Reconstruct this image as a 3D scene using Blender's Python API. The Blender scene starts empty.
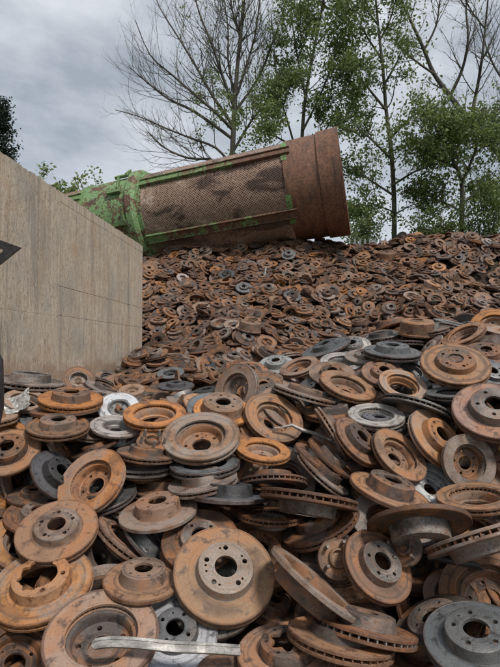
import bpy, bmesh, math, random
import numpy as np
from mathutils import Vector, Matrix, Quaternion
from mathutils.bvhtree import BVHTree
from mathutils.geometry import delaunay_2d_cdt

SC = bpy.context.scene
COL = SC.collection
RND = random.Random(7)
NR = np.random.default_rng(11)
PI = math.pi

# ------------------------------------------------------------------ camera
EYE = 1.6
FPX = 482.0                                   # focal length in pixels of a 500 px wide picture
PITCH = math.radians(2.0)
cam_d = bpy.data.cameras.new("camera")
cam_d.sensor_fit = 'HORIZONTAL'; cam_d.sensor_width = 36.0
cam_d.lens = 36.0 * FPX / 500.0
cam_d.clip_start = 0.05; cam_d.clip_end = 2000
cam = bpy.data.objects.new("camera", cam_d); COL.objects.link(cam)
cam.location = (0, 0, EYE)
cam.rotation_euler = (PI / 2 + PITCH, 0, 0)
SC.camera = cam
SC.render.resolution_x, SC.render.resolution_y = 768, 1024
CR = Matrix.Rotation(PI / 2 + PITCH, 3, 'X')
CL = Vector((0, 0, EYE))
def P(px, py, d):
    """place seen in this direction from the tripod, d metres ahead"""
    return CL + CR @ Vector(((px - 250) / FPX * d, -(py - 333.5) / FPX * d, -d))
def to_pix(w):
    c = CR.transposed() @ (Vector(w) - CL)
    return (250 + FPX * c.x / -c.z, 333.5 - FPX * c.y / -c.z, -c.z)

# ------------------------------------------------------------------ world and sun
SUN_EL, SUN_AZ = math.radians(54), math.radians(142)     # high, behind the right shoulder, veiled
world = bpy.data.worlds.new("World"); SC.world = world
world.use_nodes = True
wt = world.node_tree; wt.nodes.clear()
def N(t, kind, **kw):
    n = t.nodes.new(kind)
    for k, v in kw.items():
        if k.startswith('i_'):
            key = k[2:].replace('_', ' ')
            n.inputs[int(key) if key.isdigit() else key].default_value = v
        else:
            setattr(n, k, v)
    return n
wo = N(wt, 'ShaderNodeOutputWorld'); wb = N(wt, 'ShaderNodeBackground', i_Strength=1.0)
sky = N(wt, 'ShaderNodeTexSky', sky_type='NISHITA', sun_disc=False, sun_elevation=SUN_EL, sun_rotation=SUN_AZ)
sk = N(wt, 'ShaderNodeVectorMath', operation='SCALE', i_Scale=0.065)
tc = N(wt, 'ShaderNodeTexCoord')
mp = N(wt, 'ShaderNodeMapping'); mp.inputs['Scale'].default_value = (1.0, 1.0, 2.0); mp.inputs['Location'].default_value = (0.05, 0.0, 0.03)
n1 = N(wt, 'ShaderNodeTexNoise', i_Scale=2.1, i_Detail=7.0, i_Roughness=0.58)
rp = N(wt, 'ShaderNodeValToRGB')
rp.color_ramp.elements[0].position = 0.38; rp.color_ramp.elements[0].color = (0.185, 0.208, 0.235, 1)
rp.color_ramp.elements[1].position = 0.63; rp.color_ramp.elements[1].color = (0.42, 0.435, 0.455, 1)
mx = N(wt, 'ShaderNodeMix', data_type='RGBA'); mx.inputs[0].default_value = 0.88
L = wt.links.new
L(tc.outputs['Generated'], mp.inputs[0]); L(mp.outputs[0], n1.inputs['Vector']); L(n1.outputs['Fac'], rp.inputs[0])
L(sky.outputs[0], sk.inputs[0]); L(sk.outputs[0], mx.inputs[6]); L(rp.outputs[0], mx.inputs[7])
L(mx.outputs[2], wb.inputs['Color']); L(wb.outputs[0], wo.inputs[0])

sd = bpy.data.lights.new("sun", 'SUN'); sd.energy = 1.5; sd.angle = math.radians(11); sd.color = (1.0, 0.95, 0.88)
so = bpy.data.objects.new("sun", sd); COL.objects.link(so)
sdir = Vector((math.sin(SUN_AZ) * math.cos(SUN_EL), math.cos(SUN_AZ) * math.cos(SUN_EL), math.sin(SUN_EL)))
so.rotation_euler = sdir.to_track_quat('Z', 'Y').to_euler(); so.location = (-8, -8, 14)

vs = SC.view_settings
vs.view_transform = 'Standard'; vs.look = 'None'; vs.exposure = 1.08; vs.gamma = 1.0; vs.use_curve_mapping = False
SC.cycles.max_bounces = 6; SC.cycles.transparent_max_bounces = 16

# ------------------------------------------------------------------ helpers
def link(name, data, parent=None, mat=None):
    o = bpy.data.objects.new(name, data); COL.objects.link(o)
    if parent: o.parent = parent
    if mat and data is not None:
        if not data.materials: data.materials.append(mat)
    return o
def tag(o, label=None, cat=None, group=None, kind=None):
    if label: o['label'] = label
    if cat: o['category'] = cat
    if group: o['group'] = group
    if kind: o['kind'] = kind
    return o
def mesh_np(name, V, F, smooth=False):
    """V (n,3); F list/array of faces (equal-sized array or list of tuples)"""
    me = bpy.data.meshes.new(name)
    if isinstance(F, np.ndarray):
        k = F.shape[1]; nf = F.shape[0]
        me.vertices.add(len(V)); me.vertices.foreach_set('co', np.asarray(V, np.float32).ravel())
        me.loops.add(nf * k); me.loops.foreach_set('vertex_index', F.astype(np.int32).ravel())
        me.polygons.add(nf); me.polygons.foreach_set('loop_start', np.arange(0, nf * k, k, dtype=np.int32))
        me.update(calc_edges=True)
    else:
        me.from_pydata([tuple(v) for v in V], [], F)
    me.polygons.foreach_set('use_smooth', np.full(len(me.polygons), bool(smooth)))
    me.validate(); me.update()
    return me
def vattr(me, name, arr, typ):
    a = me.attributes.new(name, typ, 'POINT')
    key = {'FLOAT': 'value', 'FLOAT_VECTOR': 'vector', 'FLOAT_COLOR': 'color'}[typ]
    a.data.foreach_set(key, np.asarray(arr, np.float32).ravel())
def lathe(profile, seg, closed=True, phase=0.0):
    """revolve a (r,z) loop about z -> V,F quads"""
    pr = np.array(profile, float); n = len(pr)
    a = np.arange(seg) * 2 * PI / seg + phase
    V = np.stack([np.outer(np.cos(a), pr[:, 0]), np.outer(np.sin(a), pr[:, 0]), np.tile(pr[:, 1], (seg, 1))], -1).reshape(-1, 3)
    F = []
    m = n if closed else n - 1
    i = np.arange(seg)[:, None]; j = np.arange(m)[None, :]
    i2 = (i + 1) % seg; j2 = (j + 1) % n
    F = np.stack([i * n + j, i2 * n + j, i2 * n + j2, i * n + j2], -1).reshape(-1, 4)
    return V, F
def join(parts):
    Vs, Fs, o = [], [], 0
    for V, F in parts:
        Vs.append(V); Fs.append(np.asarray(F) + o); o += len(V)
    return np.concatenate(Vs), np.concatenate(Fs)
def boxvf(c, s, M=None):
    c = np.array(c, float); s = np.array(s, float) / 2
    V = np.array([[x, y, z] for x in (-1, 1) for y in (-1, 1) for z in (-1, 1)], float) * s
    if M is not None: V = V @ np.array(M.to_3x3()).T
    V = V + c
    F = np.array([[0, 1, 3, 2], [4, 6, 7, 5], [0, 4, 5, 1], [2, 3, 7, 6], [0, 2, 6, 4], [1, 5, 7, 3]])
    return V, F
def tube(pts, rad, sides=6, cap=True):
    """tapered tube along a polyline -> V,F(list)"""
    pts = [Vector(p) for p in pts]; n = len(pts)
    up = Vector((0.31, 0.17, 0.93)); V = []
    prev = None
    for i, p in enumerate(pts):
        t = (pts[min(i + 1, n - 1)] - pts[max(i - 1, 0)])
        if t.length < 1e-9: t = Vector((0, 0, 1))
        t.normalize()
        if prev is None:
            a = t.cross(up)
            if a.length < .05: a = t.cross(Vector((1, 0, 0)))
        else:
            a = prev - t * prev.dot(t)
        a.normalize(); b = t.cross(a); prev = a
        r = rad[i] if hasattr(rad, '__len__') else rad
        for k in range(sides):
            an = 2 * PI * k / sides
            V.append(p + a * (r * math.cos(an)) + b * (r * math.sin(an)))
    F = [(i * sides + k, i * sides + (k + 1) % sides, (i + 1) * sides + (k + 1) % sides, (i + 1) * sides + k)
         for i in range(n - 1) for k in range(sides)]
    return np.array([tuple(v) for v in V]), np.array(F)
def bevel_mesh(me, w=0.004, seg=1):
    bm = bmesh.new(); bm.from_mesh(me)
    es = [e for e in bm.edges if len(e.link_faces) == 2 and e.calc_face_angle(0) > 0.6]
    bmesh.ops.bevel(bm, geom=es, offset=w, segments=seg, profile=.6, affect='EDGES', clamp_overlap=True)
    bmesh.ops.recalc_face_normals(bm, faces=bm.faces)
    bm.to_mesh(me); bm.free(); return me
def new_mat(name):
    m = bpy.data.materials.new(name); m.use_nodes = True
    t = m.node_tree; t.nodes.clear()
    out = N(t, 'ShaderNodeOutputMaterial'); b = N(t, 'ShaderNodeBsdfPrincipled')
    t.links.new(b.outputs[0], out.inputs[0])
    return m, t, b, out
def ramp(t, src, stops):
    r = N(t, 'ShaderNodeValToRGB'); e = r.color_ramp.elements
    while len(e) < len(stops): e.new(0.5)
    for el, (p, c) in zip(e, stops):
        el.position = p
        el.color = (c, c, c, 1) if not hasattr(c, '__len__') else tuple(c) + (1,)
    t.links.new(src, r.inputs[0]); return r.outputs[0]
def mix(t, fac, a, b, mode='MIX'):
    m = N(t, 'ShaderNodeMix', data_type='RGBA', blend_type=mode)
    for sock, v in ((0, fac), (6, a), (7, b)):
        if hasattr(v, 'is_output'): t.links.new(v, m.inputs[sock])
        elif sock == 0: m.inputs[0].default_value = v
        else: m.inputs[sock].default_value = tuple(v) + (1,) if len(v) == 3 else v
    return m.outputs[2]
def math_n(t, op, a, b=None):
    m = N(t, 'ShaderNodeMath', operation=op)
    for k, v in ((0, a), (1, b)):
        if v is None: continue
        if hasattr(v, 'is_output'): t.links.new(v, m.inputs[k])
        else: m.inputs[k].default_value = v
    return m.outputs[0]
def noise(t, vec, scale, detail=4, rough=.55, dist=0.0):
    n = N(t, 'ShaderNodeTexNoise', i_Scale=scale, i_Detail=detail, i_Roughness=rough, i_Distortion=dist)
    t.links.new(vec, n.inputs['Vector']); return n.outputs['Fac']
def mapped(t, src, scale):
    m = N(t, 'ShaderNodeMapping'); m.inputs['Scale'].default_value = scale
    t.links.new(src, m.inputs[0]); return m.outputs[0]
def bump(t, b, h, strength=.4, dist=.004):
    bp = N(t, 'ShaderNodeBump', i_Strength=strength, i_Distance=dist)
    t.links.new(h, bp.inputs['Height']); t.links.new(bp.outputs[0], b.inputs['Normal'])

# ------------------------------------------------------------------ materials
def rust_mat(name, source, metal=0.0):
    m, t, b, out = new_mat(name); lk = t.links.new
    lp = N(t, 'ShaderNodeAttribute', attribute_name='lp').outputs['Vector']
    if source == 'obj':
        oi = N(t, 'ShaderNodeObjectInfo'); seed = oi.outputs['Random']; tint = oi.outputs['Color']
    else:
        seed = N(t, 'ShaderNodeAttribute', attribute_name='seed').outputs['Fac']
        tint = N(t, 'ShaderNodeAttribute', attribute_name='tint').outputs['Color']
    sh = math_n(t, 'MULTIPLY', seed, 41.7)
    v = N(t, 'ShaderNodeVectorMath', operation='ADD'); lk(lp, v.inputs[0])
    cx = N(t, 'ShaderNodeCombineXYZ'); lk(sh, cx.inputs[0]); lk(sh, cx.inputs[1]); lk(sh, cx.inputs[2])
    lk(cx.outputs[0], v.inputs[1]); vec = v.outputs[0]
    big = noise(t, vec, 9, 3, .5, .4)
    mid = noise(t, vec, 30, 6, .65, .3)
    fine = noise(t, vec, 170, 4, .7)
    sx = N(t, 'ShaderNodeSeparateXYZ'); lk(lp, sx.inputs[0])
    rr = math_n(t, 'SQRT', math_n(t, 'ADD', math_n(t, 'POWER', sx.outputs[0], 2.0), math_n(t, 'POWER', sx.outputs[1], 2.0)))
    th = math_n(t, 'ARCTAN2', sx.outputs[1], sx.outputs[0])
    pc = N(t, 'ShaderNodeCombineXYZ'); lk(math_n(t, 'MULTIPLY', th, 1.6), pc.inputs[0]); lk(math_n(t, 'MULTIPLY', rr, 330.0), pc.inputs[1]); lk(sh, pc.inputs[2])
    ring = noise(t, pc.outputs[0], 1.0, 5, .7)
    lip = ramp(t, rr, [(.1335, 0), (.1345, 1)])
    dark = mix(t, 1.0, tint, (.30, .27, .27), 'MULTIPLY')
    pale = mix(t, .5, mix(t, 1.0, tint, (1.6, 1.6, 1.6), 'MULTIPLY'), (.42, .36, .30))
    bw = N(t, 'ShaderNodeTexNoise', noise_dimensions='1D', i_Scale=1.0, i_Detail=2.0, i_Roughness=.6)
    lk(math_n(t, 'ADD', math_n(t, 'MULTIPLY', rr, 55.0), math_n(t, 'MULTIPLY', sh, 3.0)), bw.inputs['W'])
    band = math_n(t, 'ADD', bw.outputs['Fac'], math_n(t, 'MULTIPLY', math_n(t, 'SUBTRACT', mid, .5), .35))
    grit = noise(t, vec, 420, 3, .6)
    flak = noise(t, vec, 75, 5, .7, .6)
    if metal > 0.2:
        oran = mix(t, .5, tint, (.24, .13, .07)); deep = mix(t, .6, tint, (.05, .045, .042))
        c = mix(t, ramp(t, big, [(.58, 0), (.72, .8)]), tint, oran)
        c = mix(t, ramp(t, band, [(.36, .75), (.46, 0)]), c, deep)
    else:
        oran = mix(t, .55, tint, (.38, .140, .035)); deep = mix(t, .72, tint, (.058, .036, .028)); red = mix(t, .5, tint, (.17, .065, .035))
        c = mix(t, ramp(t, big, [(.47, 0), (.60, .9)]), tint, oran)
        c = mix(t, ramp(t, flak, [(.54, 0), (.66, .75)]), c, red)
        c = mix(t, ramp(t, band, [(.34, .85), (.46, 0)]), c, deep)
        c = mix(t, ramp(t, band, [(.58, 0), (.68, .45)]), c, oran)
        c = mix(t, ramp(t, big, [(.28, .9), (.42, 0)]), c, deep)
    c = mix(t, ramp(t, mid, [(.35, .9), (.46, 0)]), c, dark)
    c = mix(t, math_n(t, 'MULTIPLY', ramp(t, ring, [(.54, 0), (.70, .4)]), ramp(t, mid, [(.42, 0), (.62, 1)])), c, pale)
    c = mix(t, math_n(t, 'MULTIPLY', lip, ramp(t, mid, [(.35, .95), (.6, .35)])), c, mix(t, .4, dark, (.16, .06, .025)))
    c = mix(t, ramp(t, grit, [(.62, 0), (.70, .45)]), c, pale)
    c = mix(t, ramp(t, grit, [(.30, .75), (.42, 0)]), c, dark)
    c = mix(t, ramp(t, flak, [(.30, .8), (.38, 0)]), c, dark)
    c = mix(t, ramp(t, fine, [(.63, 0), (.74, .45)]), c, pale)
    c = mix(t, ramp(t, fine, [(.26, .75), (.40, 0)]), c, dark)
    pick = ramp(t, math_n(t, 'FRACT', math_n(t, 'MULTIPLY', seed, 7.31)), [(.60, 0), (.86, .85 if source == 'obj' else .25)])
    wear = math_n(t, 'MULTIPLY', pick, math_n(t, 'MULTIPLY', ramp(t, ring, [(.34, .25), (.52, 1)]), ramp(t, big, [(.40, .1), (.54, .9)])))
    wear = math_n(t, 'MULTIPLY', wear, ramp(t, fine, [(.38, .2), (.5, 1)]))
    c = mix(t, wear, c, (.30, .285, .265))
    lk(c, b.inputs['Base Color'])
    lk(math_n(t, 'ADD', math_n(t, 'MULTIPLY', wear, .45), metal), b.inputs['Metallic'])
    lk(ramp(t, mid, [(.3, .38 if metal > .2 else .48), (.7, .66 if metal > .2 else .85)]), b.inputs['Roughness'])
    b.inputs['Specular IOR Level'].default_value = .5
    h = math_n(t, 'ADD', math_n(t, 'MULTIPLY', fine, .5), math_n(t, 'ADD', mid, math_n(t, 'MULTIPLY', ring, .25)))
    bump(t, b, h, .8, .002)
    return m
M_RUST = rust_mat("rusted_iron", 'obj')
M_STEEL = rust_mat("worn_steel", 'obj', .45)
M_RUST_A = rust_mat("rusted_iron_heap", 'attr')

def simple_mat(name, col, rough=.7, metal=0., var=.35, scale=12, bumpd=.003, col2=None, stretch=(1, 1, 1)):
    m, t, b, out = new_mat(name)
    oc = mapped(t, N(t, 'ShaderNodeTexCoord').outputs['Object'], stretch)
    n = noise(t, oc, scale, 6, .62, .2); n2 = noise(t, oc, scale * 6, 4, .6)
    a = tuple(x * (1 - var) for x in col); c2 = col2 or tuple(min(1, x * (1 + var)) for x in col)
    c = ramp(t, n, [(.3, a), (.5, col), (.72, c2)])
    c = mix(t, ramp(t, n2, [(.35, .4), (.5, 0)]), c, tuple(x * .5 for x in col))
    t.links.new(c, b.inputs['Base Color'])
    b.inputs['Roughness'].default_value = rough; b.inputs['Metallic'].default_value = metal
    bump(t, b, math_n(t, 'ADD', n, n2), .5, bumpd)
    return m
M_BLACK = simple_mat("black_painted_steel", (.022, .021, .022), .5, 0, .5, 9, .003, col2=(.07, .06, .052))
M_ALU = simple_mat("scuffed_aluminium", (.42, .41, .39), .5, .35, .6, 14, .002, col2=(.66, .65, .62), stretch=(1, 2, 2))
M_LEVER = simple_mat("worn_lever_steel", (.34, .31, .28), .5, .4, .5, 30, .001)

# wall boards
def wall_mat():
    m, t, b, out = new_mat("weathered_board")
    oc0 = N(t, 'ShaderNodeTexCoord').outputs['Object']
    oc = oc0
    grain = noise(t, mapped(t, oc, (30, 30, 2.2)), 1.0, 7, .68, .5)
    flake = noise(t, mapped(t, oc, (75, 75, 14)), 1.0, 5, .7, .8)
    stain = noise(t, mapped(t, oc, (7, 7, .6)), 1.0, 5, .6, .4)
    blot = noise(t, mapped(t, oc, (3, 3, 2.4)), 1.0, 5, .6)
    c = ramp(t, grain, [(.28, (.33, .265, .205)), (.45, (.43, .35, .27)), (.56, (.48, .40, .315)), (.74, (.56, .48, .39))])
    c = mix(t, ramp(t, flake, [(.36, .8), (.48, 0)]), c, (.15, .12, .09))
    c = mix(t, ramp(t, flake, [(.60, 0), (.70, .8)]), c, (.60, .56, .49))
    c = mix(t, ramp(t, stain, [(.34, .6), (.47, 0)]), c, (.20, .17, .145))
    c = mix(t, ramp(t, stain, [(.55, 0), (.68, .5)]), c, (.55, .49, .40))
    c = mix(t, ramp(t, blot, [(.54, 0), (.68, .55)]), c, (.37, .235, .12))
    c = mix(t, ramp(t, blot, [(.32, .55), (.46, 0)]), c, (.30, .29, .265))
    run = noise(t, mapped(t, oc, (13, 13, .35)), 1.0, 4, .6, .3)
    c = mix(t, ramp(t, run, [(.30, .8), (.40, 0)]), c, (.13, .11, .095))
    c = mix(t, ramp(t, run, [(.62, 0), (.70, .5)]), c, (.58, .53, .46))
    big_ = noise(t, mapped(t, oc, (1.3, 1.3, 1.0)), 1.0, 5, .65)
    c = mix(t, ramp(t, big_, [(.36, .5), (.50, 0)]), c, (.24, .215, .19))
    sz = N(t, 'ShaderNodeSeparateXYZ'); t.links.new(oc, sz.inputs[0])
    foot = ramp(t, math_n(t, 'ADD', math_n(t, 'MULTIPLY', sz.outputs[2], .5), math_n(t, 'MULTIPLY', big_, .5)), [(.95, .55), (1.10, 0)])
    c = mix(t, foot, c, (.25, .145, .08))
    spk = noise(t, mapped(t, oc, (60, 60, 34)), 1.0, 5, .75, .6)
    c = mix(t, ramp(t, spk, [(.58, 0), (.68, .75)]), c, (.60, .56, .49))
    c = mix(t, ramp(t, spk, [(.34, .75), (.44, 0)]), c, (.14, .11, .085))
    chip = noise(t, mapped(t, oc, (22, 22, 5)), 1.0, 6, .75, 1.2)
    c = mix(t, ramp(t, chip, [(.64, 0), (.70, .8)]), c, (.62, .59, .53))
    c = mix(t, ramp(t, chip, [(.28, .85), (.36, 0)]), c, (.11, .085, .065))
    t.links.new(c, b.inputs['Base Color']); b.inputs['Roughness'].default_value = .85
    bump(t, b, math_n(t, 'ADD', math_n(t, 'MULTIPLY', grain, .5), math_n(t, 'ADD', spk, math_n(t, 'MULTIPLY', flake, .6))), .6, .006)
    return m
M_WALL = wall_mat()

# ------------------------------------------------------------------ terrain and heap shape
WALL_T = 0.104; WALL_X0 = -2.36; WALL_END = 7.2; WALL_TOP = EYE + 1.57
def lerp_tab(x, tab):
    return np.interp(x, [a for a, _ in tab], [b for _, b in tab])
NEAR = [(-3, -1.55), (0.3, -1.30), (1.0, -.96), (1.35, -.77), (1.8, -.56), (2.05, -.40), (2.4, -.245), (2.9, -.10), (3.3, -.04), (3.8, -.22), (4.6, -.75), (6, -1.6)]
FAR = [(3, -1.4), (4.2, -.72), (5.5, -.45), (6.5, -.20), (7.5, .15), (8.5, .72), (9.5, 1.36), (10.5, 2.02), (11.2, 2.46), (12, 2.62), (13, 2.3), (15, .9), (17, -1.0)]
def H(x, y):
    x = np.asarray(x, float); y = np.asarray(y, float)
    rise = 0.20 * np.clip((x - .25) / .8, 0, 1.3) * np.clip((y - 1.5) / .8, 0, 1)
    shift = 0.35 * np.clip(x / 1.2, -1.2, 1)               # the ridge of the near heap swings away to the right
    near = lerp_tab(y - np.where(y > 2.2, shift, shift * np.clip((y - 1.5) / .7, 0, 1)), NEAR) + rise
    edge = np.clip((-x - .72) / .25, 0, 1)
    near = near - .30 * np.clip((.15 - x) / .7, 0, 1) * np.clip((y - 2.35) / .5, 0, 1) * (1 - .75 * edge) - .05 * edge * np.clip((y - 2.2) / .4, 0, 1)
    far = lerp_tab(y, FAR)
    far = far + .18 * np.exp(-((x + 1.5) / 1.0) ** 2) * np.exp(-((y - 7) / 1.6) ** 2)
    far = far - .28 * np.clip((-x - .2) / 2.2, 0, 1) * np.clip((y - 9.5) / 2, 0, 1) + .25 * np.clip((x - 3.5) / 3, 0, 1.6) * np.clip((y - 8) / 3, 0, 1)
    wob = .07 * np.sin(x * 1.7 + .6 * y) * np.sin(y * 1.3 - x * .4 + 1) + .05 * np.sin(x * 3.1 + 2) * np.sin(y * 2.7 + .5)
    far = far + wob * np.clip((y - 4) / 2, 0, 1) * 1.7
    k = .08
    return EYE + np.logaddexp(near / k, far / k) * k
def Hn(x, y, e=.12):
    gx = (H(x + e, y) - H(x - e, y)) / (2 * e); gy = (H(x, y + e) - H(x, y - e)) / (2 * e)
    n = np.stack([-gx, -gy, np.ones_like(np.asarray(gx, float))], -1)
    return n / np.linalg.norm(n, axis=-1, keepdims=True)
def grid_sheet(name, xs, ys, fz, mat, kind='structure'):
    X, Y = np.meshgrid(xs, ys)
    V = np.stack([X, Y, fz(X, Y)], -1).reshape(-1, 3)
    nx, ny = len(xs), len(ys)
    i = np.arange(nx - 1)[None, :]; j = np.arange(ny - 1)[:, None]
    F = np.stack([j * nx + i, j * nx + i + 1, (j + 1) * nx + i + 1, (j + 1) * nx + i], -1).reshape(-1, 4)
    o = link(name, mesh_np(name, V, F, True), None, mat); tag(o, kind=kind); return o

def ground_mat():
    m, t, b, out = new_mat("grassy_ground")
    oc = N(t, 'ShaderNodeTexCoord').outputs['Object']
    a = noise(t, oc, 2.2, 6, .6); f = noise(t, oc, 30, 4, .7)
    c = ramp(t, a, [(.3, (.045, .075, .018)), (.55, (.085, .13, .03)), (.75, (.14, .13, .06))])
    c = mix(t, ramp(t, f, [(.35, .6), (.55, 0)]), c, (.02, .03, .01))
    t.links.new(c, b.inputs['Base Color']); b.inputs['Roughness'].default_value = .95
    bump(t, b, f, .8, .05); return m
def core_mat():
    m, t, b, out = new_mat("rusty_heap_fines")
    oc = N(t, 'ShaderNodeTexCoord').outputs['Object']
    a = noise(t, oc, 14, 6, .7); f = noise(t, oc, 60, 5, .7); g = noise(t, oc, .8, 4, .6)
    c = ramp(t, a, [(.35, (.022, .015, .011)), (.55, (.06, .036, .022)), (.72, (.14, .075, .035))])
    c = mix(t, ramp(t, g, [(.58, 0), (.70, .8)]), c, (.17, .145, .075))
    c = mix(t, ramp(t, f, [(.3, .8), (.5, 0)]), c, (.012, .01, .008))
    t.links.new(c, b.inputs['Base Color']); b.inputs['Roughness'].default_value = .95
    bump(t, b, math_n(t, 'ADD', a, f), 1.0, .04); return m
def bank(X, Y):
    s = np.clip((Y - 12.8) / 1.6, 0, 1); s = s * s * (3 - 2 * s)
    return s * (EYE + 2.62) + .1 * np.sin(X * .9) * s + .06 * np.sin(X * 2.3 + Y) * s
gx = np.concatenate([[-400, -150, -60], np.linspace(-30, 30, 61), [60, 150, 400]])
gy = np.concatenate([[-400, -100, -30, -10, 0, 6, 10], np.linspace(12, 30, 37), [45, 100, 250, 900]])
grid_sheet('ground', gx, gy, bank, ground_mat())
def core_z(X, Y):
    edge = np.clip((X - (WALL_X0 + WALL_T * Y) + 3.5), 0, 1)
    return np.maximum(H(X, Y) - .17 - .16 * np.exp(-((Y - 2.2) / 1.6) ** 2), -.1) 
grid_sheet('scrap_mound', np.linspace(-6, 11, 120), np.linspace(-1.5, 16, 130), core_z, core_mat())

# ------------------------------------------------------------------ brake disc castings (drawn at 140 mm radius)
R0 = 0.14
#       vented  hatR   hatH  bore  studs studR  extra
KINDS = {
 'V': dict(vent=1, hr=.080, h=.031, bore=.034, n=5, sr=.0072, pcd=.057),
 'W': dict(vent=1, hr=.076, h=.024, bore=.031, n=5, sr=.0072, pcd=.055, twin=1),
 'S': dict(vent=0, hr=.078, h=.040, bore=.033, n=5, sr=.0068, pcd=.056),
 'F': dict(vent=0, hr=.070, h=.024, bore=.030, n=4, sr=.0068, pcd=.050),
 'O': dict(vent=1, hr=.086, h=.034, bore=.070, n=0, sr=.0, pcd=.05),
 'L': dict(vent=1, hr=.074, h=.030, bore=.042, n=6, sr=.006, pcd=.058, lobe=6),
 'T': dict(vent=0, hr=.097, h=.044, bore=.036, n=5, sr=.0075, pcd=.060),
 'B': dict(vent=1, hr=.078, h=.030, bore=.044, n=5, sr=.0072, pcd=.060, broken=1),
}
def zring(k): return .0125 if k['vent'] else .0065
def ring_profile(ri, z0, z1, up):
    """one friction plate; the worn face is up (+1) or down (-1), with the unworn lip left at the rim"""
    R = R0
    top = [(ri, z1 - .001), (ri + .0015, z1), (ri + .006, z1 - .0006), (R - .0055, z1 - .0006), (R - .0045, z1 + .0006), (R - .0015, z1 + .0006), (R, z1 - .0012)]
    bot = [(R, z0 + .0005), (R - .0008, z0), (ri, z0)]
    pr = top + bot
    if up < 0: pr = [(r, -z) for r, z in pr][::-1]
    return pr
def smooth_mesh(name, V, F, ang=33):
    if not isinstance(F, list):
        F = [tuple(f) for f in F]
    me = mesh_np(name, V, F)
    bm = bmesh.new(); bm.from_mesh(me)
    bmesh.ops.remove_doubles(bm, verts=bm.verts, dist=1e-5)
    bmesh.ops.recalc_face_normals(bm, faces=bm.faces); bm.to_mesh(me); bm.free()
    me.polygons.foreach_set('use_smooth', np.ones(len(me.polygons), bool))
    me.set_sharp_from_angle(angle=math.radians(ang))
    co = np.empty(len(me.vertices) * 3, np.float32); me.vertices.foreach_get('co', co)
    vattr(me, 'lp', co, 'FLOAT_VECTOR')
    return me
def hat_face(k, ro, seg, z1, z0, rng):
    """pierced face of the hat: bore and stud holes are real openings"""
    pts, edges, loops, holes = [], [], [], []
    def loop(poly):
        o = len(pts); pts.extend(Vector(p) for p in poly); n = len(poly)
        edges.extend((o + i, o + (i + 1) % n) for i in range(n)); loops.append(list(range(o, o + n)))
    loop([(ro * math.cos(2 * PI * i / seg), ro * math.sin(2 * PI * i / seg)) for i in range(seg)])
    def bore_r(a):
        r = k['bore']
        if k.get('lobe'): r *= 1 + .20 * math.cos(k['lobe'] * a)
        if k.get('broken'):
            r *= 1.0 + (.30 + .10 * math.sin(9 * a) + .06 * math.sin(17 * a + 1)) * (1 if math.cos(a - 1) > -.25 else .1)
        return r
    bn = 60 if (k.get('lobe') or k.get('broken')) else 32
    bp = [(bore_r(2 * PI * i / bn) * math.cos(2 * PI * i / bn), bore_r(2 * PI * i / bn) * math.sin(2 * PI * i / bn)) for i in range(bn)]
    loop(bp)
    sh = []
    for q in range(k['n']):
        a = 2 * PI * (q + .5) / k['n']
        if k.get('broken') and math.cos(a - 1) > -.35: continue
        sh.append((k['pcd'] * math.cos(a), k['pcd'] * math.sin(a), k['sr']))
        if k.get('twin'): sh.append((k['pcd'] * 1.0 * math.cos(a + .30), k['pcd'] * math.sin(a + .30), k['sr'] * .5))
    if k['n'] and not k.get('broken'):
        a = 2 * PI / k['n'] * .98; sh.append((k['pcd'] * math.cos(a), k['pcd'] * math.sin(a), .0035))
    for (x, y, r) in sh:
        loop([(x + r * math.cos(2 * PI * i / 12), y + r * math.sin(2 * PI * i / 12)) for i in range(12)])
    V2, E, Fs, *_ = delaunay_2d_cdt(pts, edges, [], 0, 1e-7)
    keep = []
    for f in Fs:
        c = (V2[f[0]] + V2[f[1]] + V2[f[2]]) / 3
        if c.length < bore_r(math.atan2(c.y, c.x)) * .999: 
            continue
        if any((c.x - x) ** 2 + (c.y - y) ** 2 < (r * .97) ** 2 for x, y, r in sh): continue
        keep.append(tuple(f))
    n = len(V2)
    V = [(v.x, v.y, z1) for v in V2] + [(v.x, v.y, z0) for v in V2]
    F = keep + [tuple(i + n for i in f[::-1]) for f in keep]
    # walls of every opening
    from collections import Counter
    cnt = Counter()
    for f in keep:
        for a, b in zip(f, f[1:] + f[:1]): cnt[tuple(sorted((a, b)))] += 1
    for (a, b), c in cnt.items():
        if c == 1 and V2[a].length < ro * .97: F.append((a, b, b + n, a + n))
    return V, F
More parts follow.
